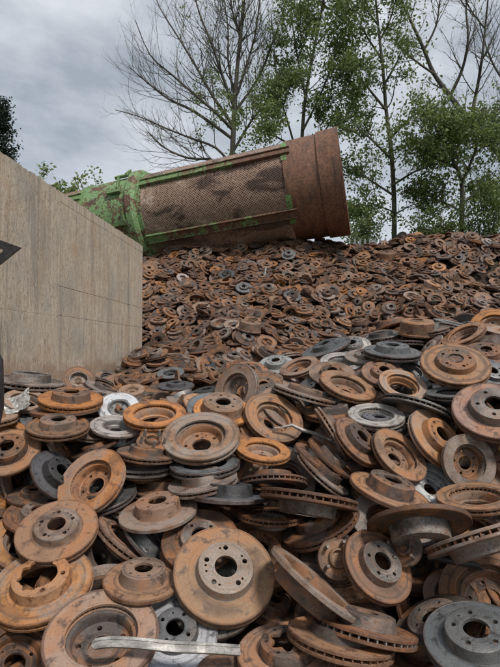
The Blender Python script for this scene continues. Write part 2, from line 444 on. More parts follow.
def make_kind(code):
    k = KINDS[code]; seg = 64; zt = zring(k); hr = k['hr']; h = k['h'] + zt
    parts = {}
    ri = hr + .006
    if k['vent']:
        V, F = join([lathe(ring_profile(ri, .0045, zt, 1), seg), lathe(ring_profile(ri + .002, .0045, zt, -1), seg)])
        parts['friction_ring'] = smooth_mesh('friction_ring', V, F)
        bx = []
        nv = 38
        for q in range(nv):
            a = 2 * PI * q / nv
            r0, r1 = ri + .004, R0 - .003
            M = Matrix.Rotation(a, 3, 'Z')
            c = M @ Vector(((r0 + r1) / 2, 0, 0))
            bx.append(boxvf(c, (r1 - r0, .0042, .0104), M))
        V, F = join(bx)
        parts['vent_core'] = smooth_mesh('vent_core', V, F)
    else:
        pr = [(ri, zt - .001), (ri + .0015, zt), (ri + .006, zt - .0006), (R0 - .0055, zt - .0006), (R0 - .0045, zt + .0006), (R0 - .0015, zt + .0006), (R0, zt - .0012)]
        pr2 = [(r, -z) for r, z in pr][::-1]
        V, F = lathe(pr + pr2, seg)
        parts['friction_ring'] = smooth_mesh('friction_ring', V, F)
    zl = .0055 if k['vent'] else -.004
    lat = [(hr - .005, h), (hr - .0012, h - .0014), (hr, h - .005), (hr + .0025, zt + .006), (hr + .005, zt - .001), (ri + .0025, zt - .0022), (ri + .0025, zl), (hr - .004, zl), (hr - .0065, zl + .004), (hr - .009, h - .013), (hr - .014, h - .009)]
    V1, F1 = lathe(lat, seg, closed=False)
    V2, F2 = hat_face(k, hr - .005, seg, h, h - .009, RND)
    # inner edge of the lathe ends inside the face's underside
    Vt = list(map(tuple, V1)) + list(V2); Ft = [tuple(f) for f in F1] + [tuple(i + len(V1) for i in f) for f in F2]
    parts['hat'] = smooth_mesh('hat', Vt, Ft, 38)
    return parts
DISC = {c: make_kind(c) for c in KINDS}
for c in DISC:
    for me in DISC[c].values(): me.materials.append(M_RUST)
def lod(code, seg, rim):
    k = KINDS[code]; zt = zring(k); hr = k['hr']; h = k['h'] + zt
    pr = [(R0, zt), (hr + .002, zt), (hr - .001, h), (k['bore'], h), (k['bore'], h - .009), (hr - .009, h - .009), (hr - .006, -zt), (R0, -zt)]
    if rim and k['vent']: pr += [(R0, -.0045), (R0 - .012, -.0045), (R0 - .012, .0045), (R0, .0045)]
    return lathe(pr, seg)
def hull_pts(code, seg=12, thin=1.0):
    k = KINDS[code]; zt = zring(k) * thin
    a = np.arange(seg) * 2 * PI / seg
    c, s = np.cos(a), np.sin(a)
    h = zt + k['h'] * .62 * thin
    return np.concatenate([np.stack([R0 * c, R0 * s, 0 * c - zt], -1), np.stack([R0 * c, R0 * s, 0 * c + zt], -1), np.stack([k['hr'] * .9 * c, k['hr'] * .9 * s, 0 * c + h], -1)])
HULL, HULL_THIN = {}, {}
for c in KINDS:
    for dst, th, sc in ((HULL, 1.0, 1.0), (HULL_THIN, .55, .96)):
        bm = bmesh.new()
        for p in hull_pts(c, 12, th): bm.verts.new((p[0] * sc, p[1] * sc, p[2]))
        bmesh.ops.convex_hull(bm, input=bm.verts); me = bpy.data.meshes.new('hull'); bm.to_mesh(me); bm.free(); dst[c] = me

TINT = {  # mean colour of the casting (linear)
 'tan': (.262, .148, .085), 'brown': (.158, .086, .051), 'dark': (.075, .055, .045), 'orange': (.40, .168, .045),
 'grey': (.125, .128, .135), 'silver': (.38, .385, .385), 'white': (.44, .41, .37), 'pink': (.29, .19, .145)}
CNAME = {'tan': 'tan', 'brown': 'brown', 'dark': 'dark brown', 'orange': 'orange', 'grey': 'dark grey', 'silver': 'silver grey', 'white': 'pale whitish', 'pink': 'pinkish brown'}

# the discs one can make out on the near heap: x, y in the picture, width there, roundness, lean of the face, side shown, casting, colour
HERO = [
 (43,585,97,.53,100,1,'B','orange','bright orange vented brake disc with a jagged broken hat face'),
 (102,637,112,.74,92,-1,'V','pink','pinkish scuffed brake disc, recess up, with a white metal strip lying across it'),
 (18,655,84,.80,80,-1,'V','brown',None),
 (8,563,54,.22,95,1,'F','grey','flat grey disc rim jutting over the orange broken disc'),
 (143,580,78,.50,95,1,'S','tan','tan brake disc with a tall hat beside the big round tan disc'),
 (224,574,102,.86,80,1,'W','tan','big round tan brake disc with small paired stud holes, fully exposed'),
 (175,632,86,.85,85,1,'F','silver','bare silver grey brake disc under the white metal strip'),
 (205,668,66,.5,90,1,'V','tan',None),
 (318,580,104,.30,62,-1,'T','tan','tan thin disc tipped hat down over a vented pair'),
 (365,620,102,.30,80,1,'V','brown','upper brown vented disc of the leaning pair, hat up'),
 (340,640,106,.27,78,1,'W','tan','lower tan vented disc of the leaning pair, rim slots showing'),
 (287,655,100,.55,90,1,'L','pink','pinkish brown disc with a six lobed flower shaped bore'),
 (272,612,56,.6,60,1,'S','brown',None),
 (266,632,62,.4,95,1,'F','tan',None),
 (478,642,104,.68,85,1,'V','grey','dark grey brake disc with a raised hat and black bore'),
 (438,628,92,.55,110,1,'V','dark','speckled dark brown disc half under the dark grey disc'),
 (444,597,62,.85,95,-1,'V','orange',None),
 (487,592,92,.75,105,-1,'V','tan',None),
 (373,576,74,.85,30,1,'V','brown','round brown disc with a grey hat propped upright facing out'),
 (412,598,50,.5,0,1,'F','brown',None),
 (60,537,78,.66,112,1,'W','tan','tan brake disc with a wide low hat and five stud holes'),
 (33,541,84,.6,112,-1,'O','orange',None),
 (103,545,66,.55,30,-1,'V','dark',None),
 (92,490,72,.84,140,-1,'V','orange','orange brown disc standing upright showing its deep dark recess'),
 (55,476,58,.55,50,1,'S','grey',None),
 (35,494,44,.38,100,1,'F','dark',None),
 (38,514,64,.45,92,1,'F','brown',None),
 (-2,480,58,.8,20,1,'V','orange',None),
 (-6,526,54,.7,30,1,'V','orange',None),
 (159,511,78,.42,105,1,'S','tan','tan disc with a tall cone shaped hat, tilted'),
 (203,483,70,.28,102,1,'V','brown',None),
 (230,500,78,.30,88,1,'S','grey',None),
 (205,466,70,.28,95,-1,'V','grey',None),
 (141,471,54,.26,88,-1,'V','orange',None),
 (147,546,64,.25,48,1,'T','grey','grey disc wedged on edge between two tan discs'),
 (213,524,60,.6,60,-1,'V','brown',None),
 (274,477,68,.28,255,-1,'V','dark',None),
 (308,505,98,.24,266,1,'V','brown',None),
 (271,513,64,.2,268,1,'V','brown',None),
 (318,527,82,.55,88,1,'B','dark','dark speckled disc with a ragged broken bore'),
 (335,551,68,.88,95,1,'V','dark',None),
 (258,553,84,.8,80,1,'W','tan',None),
 (383,488,80,.5,76,1,'S','tan','wide tan disc, hat up, with six small holes round its bore'),
 (326,470,62,.3,42,1,'V','brown',None),
 (399,455,62,.55,42,-1,'V','tan',None),
 (433,485,54,.65,50,-1,'V','silver','silver and black disc tilted showing a slotted recess'),
 (474,497,74,.35,90,-1,'O','tan','tan ring shaped disc lying open with vanes inside its bore'),
 (470,462,56,.8,20,-1,'V','tan',None),
 (420,529,102,.2,260,1,'S','brown',None),
 (475,535,104,.25,285,1,'V','brown',None),
 (71,401,62,.35,88,1,'V','orange','orange rimmed vented disc with a dark hat near the board wall'),
 (66,411,66,.28,92,1,'F','brown',None),
 (79,379,26,.8,80,-1,'S','brown',None),
 (25,401,42,.5,85,-1,'O','tan',None),
 (30,383,78,.14,85,1,'V','dark',None),
 (119,408,40,.75,92,-1,'F','silver',None),
 (116,429,52,.4,90,-1,'F','white','whitish ring under the orange flat ring'),
 (3,437,46,.55,85,-1,'V','orange',None),
 (29,452,54,.5,115,1,'V','grey',None),
 (57,448,44,.7,40,1,'F','orange',None),
 (60,430,60,.25,115,1,'V','brown',None),
 (88,432,50,.28,108,1,'V','brown',None),
 (93,449,50,.15,112,1,'F','dark',None),
 (155,415,62,.42,92,-1,'O','orange','flat orange ring with vanes inside its wide open bore'),
 (201,437,78,.6,95,-1,'V','tan','wide tan disc, recess up, with a pale worn rim'),
 (240,392,54,.85,150,-1,'V','tan','tan disc standing nearly upright behind the wide recessed disc'),
 (132,390,26,.45,95,-1,'F','tan',None),
 (202,405,36,.5,70,1,'F','orange',None),
 (146,455,58,.22,85,1,'V','dark',None),
 (176,386,46,.25,92,1,'F','grey',None),
 (207,394,50,.22,100,1,'F','grey',None),
 (274,417,62,.75,60,-1,'V','tan','tan disc with a bent steel lever resting across its recess'),
 (286,409,58,.6,55,1,'V','brown',None),
 (305,396,64,.36,76,1,'W','tan',None),
 (331,410,58,.25,88,1,'V','brown',None),
 (346,390,58,.6,90,-1,'V','tan',None),
 (332,374,46,.5,85,1,'F','tan',None),
 (299,367,40,.4,108,-1,'O','tan',None),
 (331,437,60,.65,80,1,'V','tan','tan disc with a round hat just under the steel lever'),
 (376,417,56,.45,85,-1,'V','white','black sided vented disc with a whitish worn face, recess up'),
 (377,425,56,.4,85,1,'V','grey',None),
 (323,457,58,.22,42,1,'F','brown',None),
 (338,454,58,.2,42,1,'F','brown',None),
 (352,450,58,.2,42,1,'V','brown',None),
 (262,457,56,.6,82,-1,'V','orange',None),
 (301,458,46,.35,52,1,'F','grey',None),
 (250,374,40,.6,85,1,'V','tan',None),
 (260,387,42,.6,70,1,'V','tan',None),
 (455,365,68,.6,80,1,'W','tan','brown tan vented disc, hat up, crowning the near heap'),
 (491,374,48,.55,62,1,'F','grey','flat blue grey disc with a small bore and five holes'),
 (490,413,84,.65,102,1,'V','pink','large pinkish disc with a pale scuffed hat'),
 (402,387,48,.42,70,-1,'O','orange',None),
 (420,405,68,.2,280,1,'V','grey',None),
 (452,398,52,.45,92,-1,'V','grey',None),
 (436,437,66,.55,32,1,'V','orange','orange brown disc tipped sideways with its hat facing along the heap'),
 (478,433,38,.5,150,1,'F','brown',None),
 (412,371,38,.6,70,-1,'V','grey',None),
 (384,373,44,.5,90,1,'V','brown',None),
 (464,335,44,.5,108,-1,'O','tan',None),
 (494,326,44,.75,92,-1,'V','orange',None),
 (485,349,38,.6,140,-1,'F','pink',None),
 (392,353,56,.22,85,1,'V','grey',None),
 (430,348,34,.25,138,1,'F','brown',None),
 (428,332,42,.14,95,1,'V','dark',None),
 (326,348,52,.25,110,1,'F','grey',None),
 (352,347,38,.5,95,1,'V','white',None),
 (342,362,44,.36,92,-1,'V','white','whitish disc, recess up, at the edge of the near heap'),
 (365,357,40,.4,90,1,'F','brown',None),
]
def ray_surface(px, py):
    d = np.linspace(.8, 4.6, 260)
    pts = np.array([tuple(P(px, py, x)) for x in d])
    below = pts[:, 2] < H(pts[:, 0], pts[:, 1])
    i = np.argmax(below) if below.any() else len(d) - 1
    return d[i]
BACK = {(258, 553): .10, (33, 541): .06, (103, 545): .06, (438, 628): .07, (66, 411): .05, (286, 409): .06, (213, 524): .07, (335, 551): .04,
        (175, 632): .02, (205, 668): .06, (266, 632): .06, (272, 612): .05, (444, 597): .05, (487, 592): .09, (412, 598): .05, (38, 514): .06, (287, 655): .03, (8, 563): -.02,
        (224, 574): -.02, (102, 637): -.03, (478, 642): -.03, (373, 576): .0, (318, 580): -.07, (116, 429): .05, (377, 425): .05, (301, 458): .04, (202, 405): .05, (331, 410): .05, (318, 527): .05}
bodies = []      # dict(code, D, loc, rot(quaternion), tint, hero index, label)
for hi, (px, py, W, r, lean, face, code, tint, lab) in enumerate(HERO):
    ds = ray_surface(px, py)
    D = min(.325, max(.225, W * ds / FPX))
    d = FPX * D / W; d = min(ds + .12, max(ds - .15, d))
    d += BACK.get((px, py), 0)
    D = W * d / FPX; D = min(.34, max(.20, D))
    p = P(px, py, d); v = (p - CL).normalized()
    up = CR @ Vector((0, 1, 0)); right = Vector((1, 0, 0))
    right = (right - v * right.dot(v)).normalized(); up = right.cross(v).normalized()
    if up.z < 0: up = -up
    th = math.acos(min(1, r)); a = math.radians(lean)
    n = (-v) * math.cos(th) + (right * math.cos(a) + up * math.sin(a)) * math.sin(th)
    if face < 0: n = -n
    q = Vector((0, 0, 1)).rotation_difference(n) @ Quaternion((0, 0, 1), RND.uniform(0, 6.28))
    bodies.append(dict(code=code, D=D, loc=p, rot=q, tint=tint, lab=lab, hero=1))

# ------------------------------------------------------------------ let the castings settle against one another
CODES = 'VVVWWSSFFOLTB'
def tint_random(rg):
    return rg.choices(['tan', 'brown', 'dark', 'orange', 'grey', 'silver', 'pink', 'white'], [28, 26, 22, 11, 12, 3.5, 5, 1.5])[0]
fill = []
for layer, (off, step) in enumerate(((.10, .235), (.19, .25), (.28, .27))):
    y = .75
    while y < 4.3:
        x = max(-1.75, -.62 * y - .55)
        xe = .62 * y + .65
        while x < xe:
            xx, yy = x + RND.uniform(-.06, .06), y + RND.uniform(-.06, .06)
            if xx > WALL_X0 + WALL_T * yy + .2:
                n = Vector(Hn(xx, yy)); 
                p = Vector((xx, yy, float(H(xx, yy)))) - n * (off + RND.uniform(-.02, .02))
                n2 = (n + Vector((RND.gauss(0, .22), RND.gauss(0, .22), RND.gauss(0, .22)))).normalized()
                if RND.random() < .42: n2 = -n2
                q = Vector((0, 0, 1)).rotation_difference(n2) @ Quaternion((0, 0, 1), RND.uniform(0, 6.28))
                fill.append(dict(code=RND.choice(CODES), D=RND.choice((.24, .26, .27, .28, .30, .32)), loc=p, rot=q, tint=tint_random(RND), lab=None, hero=0))
            x += step
        y += step * .9
def simulate(act, pas, lid, grav, frames, damp, hulls=HULL):
    SC.use_gravity = True; SC.gravity = grav
    col = bpy.data.collections.new('settling'); COL.children.link(col)
    bpy.ops.rigidbody.world_add()
    rw = SC.rigidbody_world; rw.collection = col
    rw.substeps_per_frame = 4; rw.solver_iterations = 12
    rw.point_cache.frame_start = 1; rw.point_cache.frame_end = frames + 2
    obs = []
    for lst, typ in ((act, 'ACTIVE'), (pas, 'PASSIVE')):
        for b in lst:
            o = bpy.data.objects.new('settle', hulls[b['code']]); col.objects.link(o)
            s = b['D'] / (2 * R0); o.scale = (s, s, s); o.location = b['loc']
            o.rotation_mode = 'QUATERNION'; o.rotation_quaternion = b['rot']
            obs.append((o, b, typ))
    if lid is not None:
        lo = bpy.data.objects.new('settle', lid); col.objects.link(lo); obs.append((lo, None, 'PASSIVE'))
    for o, b, typ in obs:
        if o.rigid_body is None:
            with bpy.context.temp_override(object=o, active_object=o, selected_objects=[o]):
                bpy.ops.rigidbody.object_add(type=typ)
        rb = o.rigid_body
        rb.type = typ; rb.collision_shape = 'CONVEX_HULL' if b else 'MESH'
        rb.use_margin = True; rb.collision_margin = .001
        rb.friction = .35; rb.restitution = 0
        rb.linear_damping = damp; rb.angular_damping = damp; rb.mass = 5
        rb.use_deactivation = False
    for f in range(1, frames + 1): SC.frame_set(f)
    dg = bpy.context.evaluated_depsgraph_get()
    for o, b, typ in obs:
        if typ == 'ACTIVE':
            l, q, s = o.evaluated_get(dg).matrix_world.decompose()
            b['loc'], b['rot'] = l.copy(), q.copy()
    bpy.ops.rigidbody.world_remove()
    for o, b, typ in obs: bpy.data.objects.remove(o)
    bpy.data.collections.remove(col); SC.frame_set(1)
simulate(bodies, [], None, (0, 0, 0), 18, .999, HULL_THIN)
xs = np.linspace(-3.2, 4.2, 75); ys = np.linspace(.2, 5.4, 60)
X, Y = np.meshgrid(xs, ys); V = np.stack([X, Y, H(X, Y) + .03], -1).reshape(-1, 3)
ii = np.arange(74)[None, :]; jj = np.arange(59)[:, None]
lid_me = mesh_np('lid', V, np.stack([jj * 75 + ii, jj * 75 + ii + 1, (jj + 1) * 75 + ii + 1, (jj + 1) * 75 + ii], -1).reshape(-1, 4))
simulate(fill, bodies, lid_me, (0, -2.6, 5.5), 30, .25)
fill = [b for b in fill if b['loc'].z < float(H(b['loc'].x, b['loc'].y)) + .12 and -4 < b['loc'].x < 5 and .3 < b['loc'].y < 6 and b['loc'].z > .1]

# ------------------------------------------------------------------ the far slope
far = []
def far_disc(x, y, off, tiltk):
    n = Vector(Hn(x, y))
    p = Vector((x, y, float(H(x, y)))) + n * off
    n2 = (n + Vector((RND.gauss(0, tiltk), RND.gauss(0, tiltk), RND.gauss(0, tiltk)))).normalized()
    if RND.random() < .33: n2 = -n2
    q = Vector((0, 0, 1)).rotation_difference(n2) @ Quaternion((0, 0, 1), RND.uniform(0, 6.28))
    tn = RND.choices(['tan', 'brown', 'dark', 'orange', 'grey', 'silver'], [14, 36, 40, 5, 6, .6])[0]
    return dict(code=RND.choice('VVVWWWFFFSLT'), D=(1.15 if y < 7.2 else 1.0) * RND.choice((.23, .25, .26, .28, .30, .33)), loc=p, rot=q, tint=tn, lab=None, hero=0)
y = 3.9
while y < 14:
    x = max(-.62 * y - .8, WALL_X0 + WALL_T * y + .14) if y < WALL_END + .2 else -3.6
    while x < .60 * y + 1.3:
        xx, yy = x + RND.uniform(-.1, .1), y + RND.uniform(-.08, .08)
        keep = 1.0
        g = math.exp(-((xx - 4.4) / .8) ** 2 - ((yy - 9.9) / .5) ** 2)
        if RND.random() < 1 - .75 * g and (yy > WALL_END + .2 or xx > WALL_X0 + WALL_T * yy + .16) and (yy > 4.7 or xx > -9):
            far.append(far_disc(xx, yy, RND.uniform(-.07, .06), RND.choice((.12, .2, .2, .3, .55))))
        x += .165
    y += .135 if y < 12.5 else .2

# who shows largest from where the photographer stands
allb = bodies + fill + far
def mat_of(b):
    s = b['D'] / (2 * R0)
    return Matrix.Translation(b['loc']) @ b['rot'].to_matrix().to_4x4() @ Matrix.Diagonal((s, s, s, 1))
own = []
for bi, b in enumerate(allb):
    V, F = lod(b['code'], 14, False)
    M = np.array(mat_of(b)); Vw = V @ M[:3, :3].T + M[:3, 3]
    b['lodV'] = Vw; b['lodF'] = F
off = 0; FV = []; FF = []
for bi, b in enumerate(allb):
    FV.append(b['lodV']); FF.append(b['lodF'] + off); off += len(b['lodV']); own.append(np.full(len(b['lodF']), bi))
own = np.concatenate(own)
bvh = BVHTree.FromPolygons([tuple(v) for v in np.concatenate(FV)], [tuple(f) for f in np.concatenate(FF).tolist()])
count = np.zeros(len(allb), int)
for py in range(228, 667, 3):
    for px in range(1, 500, 3):
        dr = (P(px, py, 1.0) - CL).normalized()
        hit = bvh.ray_cast(CL, dr)
        if hit[2] is not None: count[own[hit[2]]] += 1
order = sorted(range(len(allb)), key=lambda i: -(count[i] + (1000 if allb[i]['hero'] else 0)))
single = [i for i in order[:300] if count[i] > 0 or allb[i]['hero']]
sset = set(single)

VENT = {'V': 'vented', 'W': 'vented', 'O': 'open bored', 'L': 'lobed', 'B': 'broken', 'S': 'tall hatted', 'F': 'thin solid', 'T': 'deep hatted'}
LAND = [('jagged broken hat', 'the orange broken disc'), ('pinkish scuffed', 'the white metal strip'), ('big round tan', 'the big round tan disc'),
 ('bare silver', 'the bare silver disc'), ('six lobed', 'the flower bored disc'), ('raised hat and black bore', 'the black bored grey disc'), ('propped upright', 'the grey hatted upright disc'),
 ('wide low hat', 'the wide hatted tan disc'), ('standing upright', 'the upright orange disc'), ('cone shaped', 'the cone hatted disc'), ('wedged on edge', 'the wedged grey disc'), ('ragged broken', 'the ragged bored dark disc'),
 ('six small holes', 'the wide six holed disc'), ('silver and black', 'the silver black disc'), ('ring shaped', 'the open tan ring'), ('dark hat near', 'the dark hatted orange disc'), ('whitish ring', 'the whitish ring'),
 ('flat orange ring with', 'the flat orange ring'), ('pale worn rim', 'the pale rimmed recessed disc'), ('bent steel lever resting', 'the bent steel lever'), ('black sided', 'the black sided white disc'), ('crowning', 'the crowning tan disc'),
 ('blue grey', 'the flat blue grey disc'), ('large pinkish', 'the large pinkish disc'), ('tipped sideways', 'the sideways orange disc'), ('edge of the near heap', 'the whitish ridge disc'), ('leaning pair, hat', 'the leaning vented pair')]
marks = []
for b in bodies:
    if b['lab']:
        for key, short in LAND:
            if key in b['lab']: marks.append((b['loc'], short)); break
def auto_label(b):
    n = b['rot'] @ Vector((0, 0, 1)); v = (CL - b['loc']).normalized()
    tilt = math.degrees(math.acos(min(1, abs(n.z))))
    pose = 'lying flat' if tilt < 25 else ('tilted' if tilt < 55 else 'on edge')
    side = 'hat up' if n.z > 0 else 'recess up'
    if tilt >= 55: side = 'hat outward' if n.dot(v) > 0 else 'recess outward'
    size = 'small ' if b['D'] < .25 else ('large ' if b['D'] > .305 else '')
    dist, short = min(((m[0] - b['loc']).length, m[1]) for m in marks)
    where = 'near ' + short if dist < .75 else ('on the far slope' if b['loc'].y > 4.2 else "on the near heap's back")
    if b['loc'].x - (WALL_X0 + WALL_T * b['loc'].y) < .6: where = 'by the board wall'
    return f"{size}{CNAME[b['tint']]} {VENT[b['code']]} disc, {side}, {pose}, {where}"
def shade(c, f, g=0.0):
    lum = sum(c) / 3
    return tuple((x * (1 - g) + lum * g) * f for x in c)
for i in single:
    b = allb[i]; rg = random.Random(i * 13 + 5)
    root = link('brake_disc', None); root.empty_display_size = .05
    s = b['D'] / (2 * R0)
    root.matrix_world = mat_of(b)
    tag(root, b['lab'] or auto_label(b), 'brake disc', 'scrap brake discs piled on the heap')
    base = TINT[b['tint']]; j = rg.choice((.5, .7, .85, 1.0, 1.1, 1.3)) * rg.uniform(.9, 1.1)
    if b['lab']: j = rg.uniform(.95, 1.2)
    base = tuple(min(.8, x * j * rg.uniform(.97, 1.03)) for x in base)
    for pn, me in DISC[b['code']].items():
        if b['tint'] in ('silver', 'grey', 'white'):
            key = me.name + '_steel'
            me2 = bpy.data.meshes.get(key)
            if me2 is None:
                me2 = me.copy(); me2.name = key; me2.materials.clear(); me2.materials.append(M_STEEL)
            me = me2
        o = link(pn, me, root)
        c = base
        if pn == 'hat': c = shade(base, rg.uniform(.28, .5), rg.uniform(.3, .7)) if rg.random() < .5 else shade(base, rg.uniform(.7, 1.05), rg.uniform(.05, .35))
        if pn == 'vent_core': c = shade(base, .75, .1)
        o.color = (*c, 1)
# all the rest of the heap, joined
PV, PF, PL, PS, PT = [], [], [], [], []; off = 0
for i, b in enumerate(allb):
    if i in sset: continue
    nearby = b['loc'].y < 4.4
    V, F = lod(b['code'], 26 if nearby else 14, nearby)
    M = np.array(mat_of(b)); Vw = V @ M[:3, :3].T + M[:3, 3]
    PV.append(Vw); PF.append(F + off); off += len(V); PL.append(V); PS.append(np.full(len(V), RND.random()))
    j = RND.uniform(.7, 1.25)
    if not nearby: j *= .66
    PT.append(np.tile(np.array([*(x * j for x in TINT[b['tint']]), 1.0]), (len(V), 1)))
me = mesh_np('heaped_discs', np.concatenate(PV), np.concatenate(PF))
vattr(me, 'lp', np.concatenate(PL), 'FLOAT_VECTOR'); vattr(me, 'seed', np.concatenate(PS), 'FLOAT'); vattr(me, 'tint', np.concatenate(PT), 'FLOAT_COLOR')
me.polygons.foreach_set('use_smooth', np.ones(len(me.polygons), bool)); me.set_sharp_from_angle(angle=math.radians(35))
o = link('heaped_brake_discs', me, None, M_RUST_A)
tag(o, 'countless small rusty brake discs covering the slope up to the trees', 'scrap heap', kind='stuff')
from mathutils import noise as mnoise
# ------------------------------------------------------------------ bay wall
wall = link('bay_wall', None)
wa = math.atan(WALL_T)
wall.matrix_world = Matrix.Translation((WALL_X0, 0, 0)) @ Matrix.Rotation(PI / 2 - wa, 4, 'Z')   # local x runs along the wall
tag(wall, 'tall weathered tan boarded bay wall streaked with vertical grain', 'wall')
ulen = WALL_END / math.cos(wa)
def wall_box(name, u0, u1, z0, z1, y0, y1):
    V, F = boxvf(((u0 + u1) / 2, (y0 + y1) / 2, (z0 + z1) / 2), (u1 - u0, abs(y1 - y0), z1 - z0))
    if abs(z1 - WALL_TOP) < 1e-6:      # chipped top edge
        n = max(4, int((u1 - u0) / .035)); us_ = np.linspace(u0, u1, n + 1)
        top = [(u, z1 - (RND.random() ** 3) * .016) for u in us_]
        pr = [(u0, z0)] + [(u1, z0)] + top[::-1]; m_ = len(pr)
        V = [(u, y_, z) for y_ in (y0, y1) for u, z in pr]
        F = [tuple(range(m_)), tuple(range(2 * m_ - 1, m_ - 1, -1))] + [(i, m_ + i, m_ + (i + 1) % m_, (i + 1) % m_) for i in range(m_)]
        me = mesh_np(name, V, F); bm = bmesh.new(); bm.from_mesh(me); bmesh.ops.recalc_face_normals(bm, faces=bm.faces); bm.to_mesh(me); bm.free()
        return link(name, me, wall, M_WALL)
    me = bevel_mesh(mesh_np(name, V, F), .003); return link(name, me, wall, M_WALL)
wall_box('core', -2.0, ulen - .03, -.1, WALL_TOP - .012, .045, .32)
g = .0012
us = [-2.0, 1.15, 4.70 / math.cos(wa), ulen]
rows = [(0, [0, 1.92, WALL_TOP]), (1, [0, 1.93, WALL_TOP]), (2, [0, EYE + .34, EYE + .63, EYE + 1.465, WALL_TOP])]
for i, zz in rows:
    for z0, z1 in zip(zz[:-1], zz[1:]):
        wall_box('board_panel', us[i] + .0005, us[i + 1] - .0005, z0 + g, z1 - (0 if z1 == WALL_TOP else g), 0 if z0 == 0 else .0015, .045)

# ------------------------------------------------------------------ trommel drum
def paint_mat(name, green_to, gcol=(.13, .25, .085), soft=.04, rcol=(.12, .058, .034)):
    """worn green paint over rust; the paint survives where the coat was thick, towards the driven end"""
    m, t, b, out = new_mat(name)
    oc = N(t, 'ShaderNodeTexCoord').outputs['Object']
    n = noise(t, oc, 3.2, 6, .65, .3); f = noise(t, oc, 22, 5, .7); st = noise(t, mapped(t, oc, (9, 2, 2)), 1.0, 5, .6)
    rust = ramp(t, f, [(.3, tuple(x * .4 for x in rcol)), (.5, rcol), (.7, tuple(x * 1.7 for x in rcol))])
    rust = mix(t, ramp(t, st, [(.36, .6), (.52, 0)]), rust, (.045, .028, .022))
    grn = ramp(t, f, [(.3, tuple(x * .55 for x in gcol)), (.55, gcol), (.75, tuple(min(.6, x * 1.55) for x in gcol))])
    sx = N(t, 'ShaderNodeSeparateXYZ'); t.links.new(oc, sx.inputs[0])
    fall = N(t, 'ShaderNodeMapRange'); fall.inputs['From Min'].default_value = green_to[0]; fall.inputs['From Max'].default_value = green_to[1]
    fall.inputs['To Min'].default_value = green_to[2]; fall.inputs['To Max'].default_value = green_to[3]
    t.links.new(sx.outputs[0], fall.inputs['Value'])
    k = math_n(t, 'ADD', n, fall.outputs[0])
    k = math_n(t, 'ADD', k, math_n(t, 'MULTIPLY', math_n(t, 'SUBTRACT', f, .5), .6))
    c = mix(t, ramp(t, k, [(.51 - soft, 0), (.51 + soft, 1)]), rust, grn)
    t.links.new(c, b.inputs['Base Color']); b.inputs['Roughness'].default_value = .7
    bump(t, b, math_n(t, 'ADD', f, n), .4, .008); return m
M_GREEN = paint_mat('worn_green_paint', (0, 1, .03, .03), (.17, .28, .12))
M_BAR = paint_mat('half_worn_green_paint', (-1.2, 3.0, .11, -.14), (.135, .215, .085), .05)
M_STRAP = paint_mat('fresh_green_paint', (0, 1, .12, .12))
M_DRUM = paint_mat('drum_rust', (0, 1, -.5, -.5), rcol=(.165, .078, .045))
def screen_mat():
    m, t, b, out = new_mat('perforated_screen')
    uv = N(t, 'ShaderNodeAttribute', attribute_name='hole').outputs['Vector']
    oc = N(t, 'ShaderNodeTexCoord').outputs['Object']
    def cell(offx, offy):
        a = N(t, 'ShaderNodeVectorMath', operation='ADD'); t.links.new(uv, a.inputs[0]); a.inputs[1].default_value = (offx, offy, 0)
        fr = N(t, 'ShaderNodeVectorMath', operation='FRACTION'); t.links.new(a.outputs[0], fr.inputs[0])
        sb = N(t, 'ShaderNodeVectorMath', operation='SUBTRACT'); t.links.new(fr.outputs[0], sb.inputs[0]); sb.inputs[1].default_value = (.5, .5, 0)
        ml = N(t, 'ShaderNodeVectorMath', operation='MULTIPLY'); t.links.new(sb.outputs[0], ml.inputs[0]); ml.inputs[1].default_value = (1, 1, 0)
        ln = N(t, 'ShaderNodeVectorMath', operation='LENGTH'); t.links.new(ml.outputs[0], ln.inputs[0]); return ln.outputs['Value']
    hole = math_n(t, 'MINIMUM', cell(0, 0), cell(.5, .5))
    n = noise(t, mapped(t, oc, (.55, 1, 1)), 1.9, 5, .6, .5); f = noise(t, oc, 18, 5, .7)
    sky_fill = ramp(t, n, [(.56, 0), (.64, 1)])
    hm = math_n(t, 'MULTIPLY', math_n(t, 'LESS_THAN', hole, .215), math_n(t, 'SUBTRACT', 1.0, math_n(t, 'MULTIPLY', sky_fill, math_n(t, 'GREATER_THAN', f, .44))))
    c = ramp(t, f, [(.3, (.17, .105, .075)), (.5, (.29, .19, .14)), (.72, (.42, .31, .25))])
    c = mix(t, ramp(t, n, [(.39, .85), (.47, 0)]), c, (.045, .027, .021))
    c = mix(t, math_n(t, 'MULTIPLY', sky_fill, ramp(t, f, [(.50, 0), (.62, .8)])), c, (.42, .38, .34))  # pale flecks painted in for sky seen through the holes, which are closed here
    t.links.new(c, b.inputs['Base Color']); b.inputs['Roughness'].default_value = .85
    tr = N(t, 'ShaderNodeBsdfTransparent'); mxs = N(t, 'ShaderNodeMixShader')
    t.links.new(hm, mxs.inputs[0]); t.links.new(b.outputs[0], mxs.inputs[1]); t.links.new(tr.outputs[0], mxs.inputs[2]); t.links.new(mxs.outputs[0], out.inputs[0])
    return m
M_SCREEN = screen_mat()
DR = Vector((P(326, 186, 11.0))); DL = Vector((P(172, 216, 11.87)))
ax = (DR - DL).normalized()
DRAD = 99 / FPX * 11.0 / 2
mid = DL
e1 = (CL - (DL + DR) / 2); e1 = (e1 - ax * e1.dot(ax)).normalized(); e2 = ax.cross(e1)
if e2.z < 0: e2 = -e2
MD = Matrix((( ax.x, e1.x, e2.x, mid.x), (ax.y, e1.y, e2.y, mid.y), (ax.z, e1.z, e2.z, mid.z), (0, 0, 0, 1)))
drum = link('trommel_drum', None); drum.matrix_world = MD
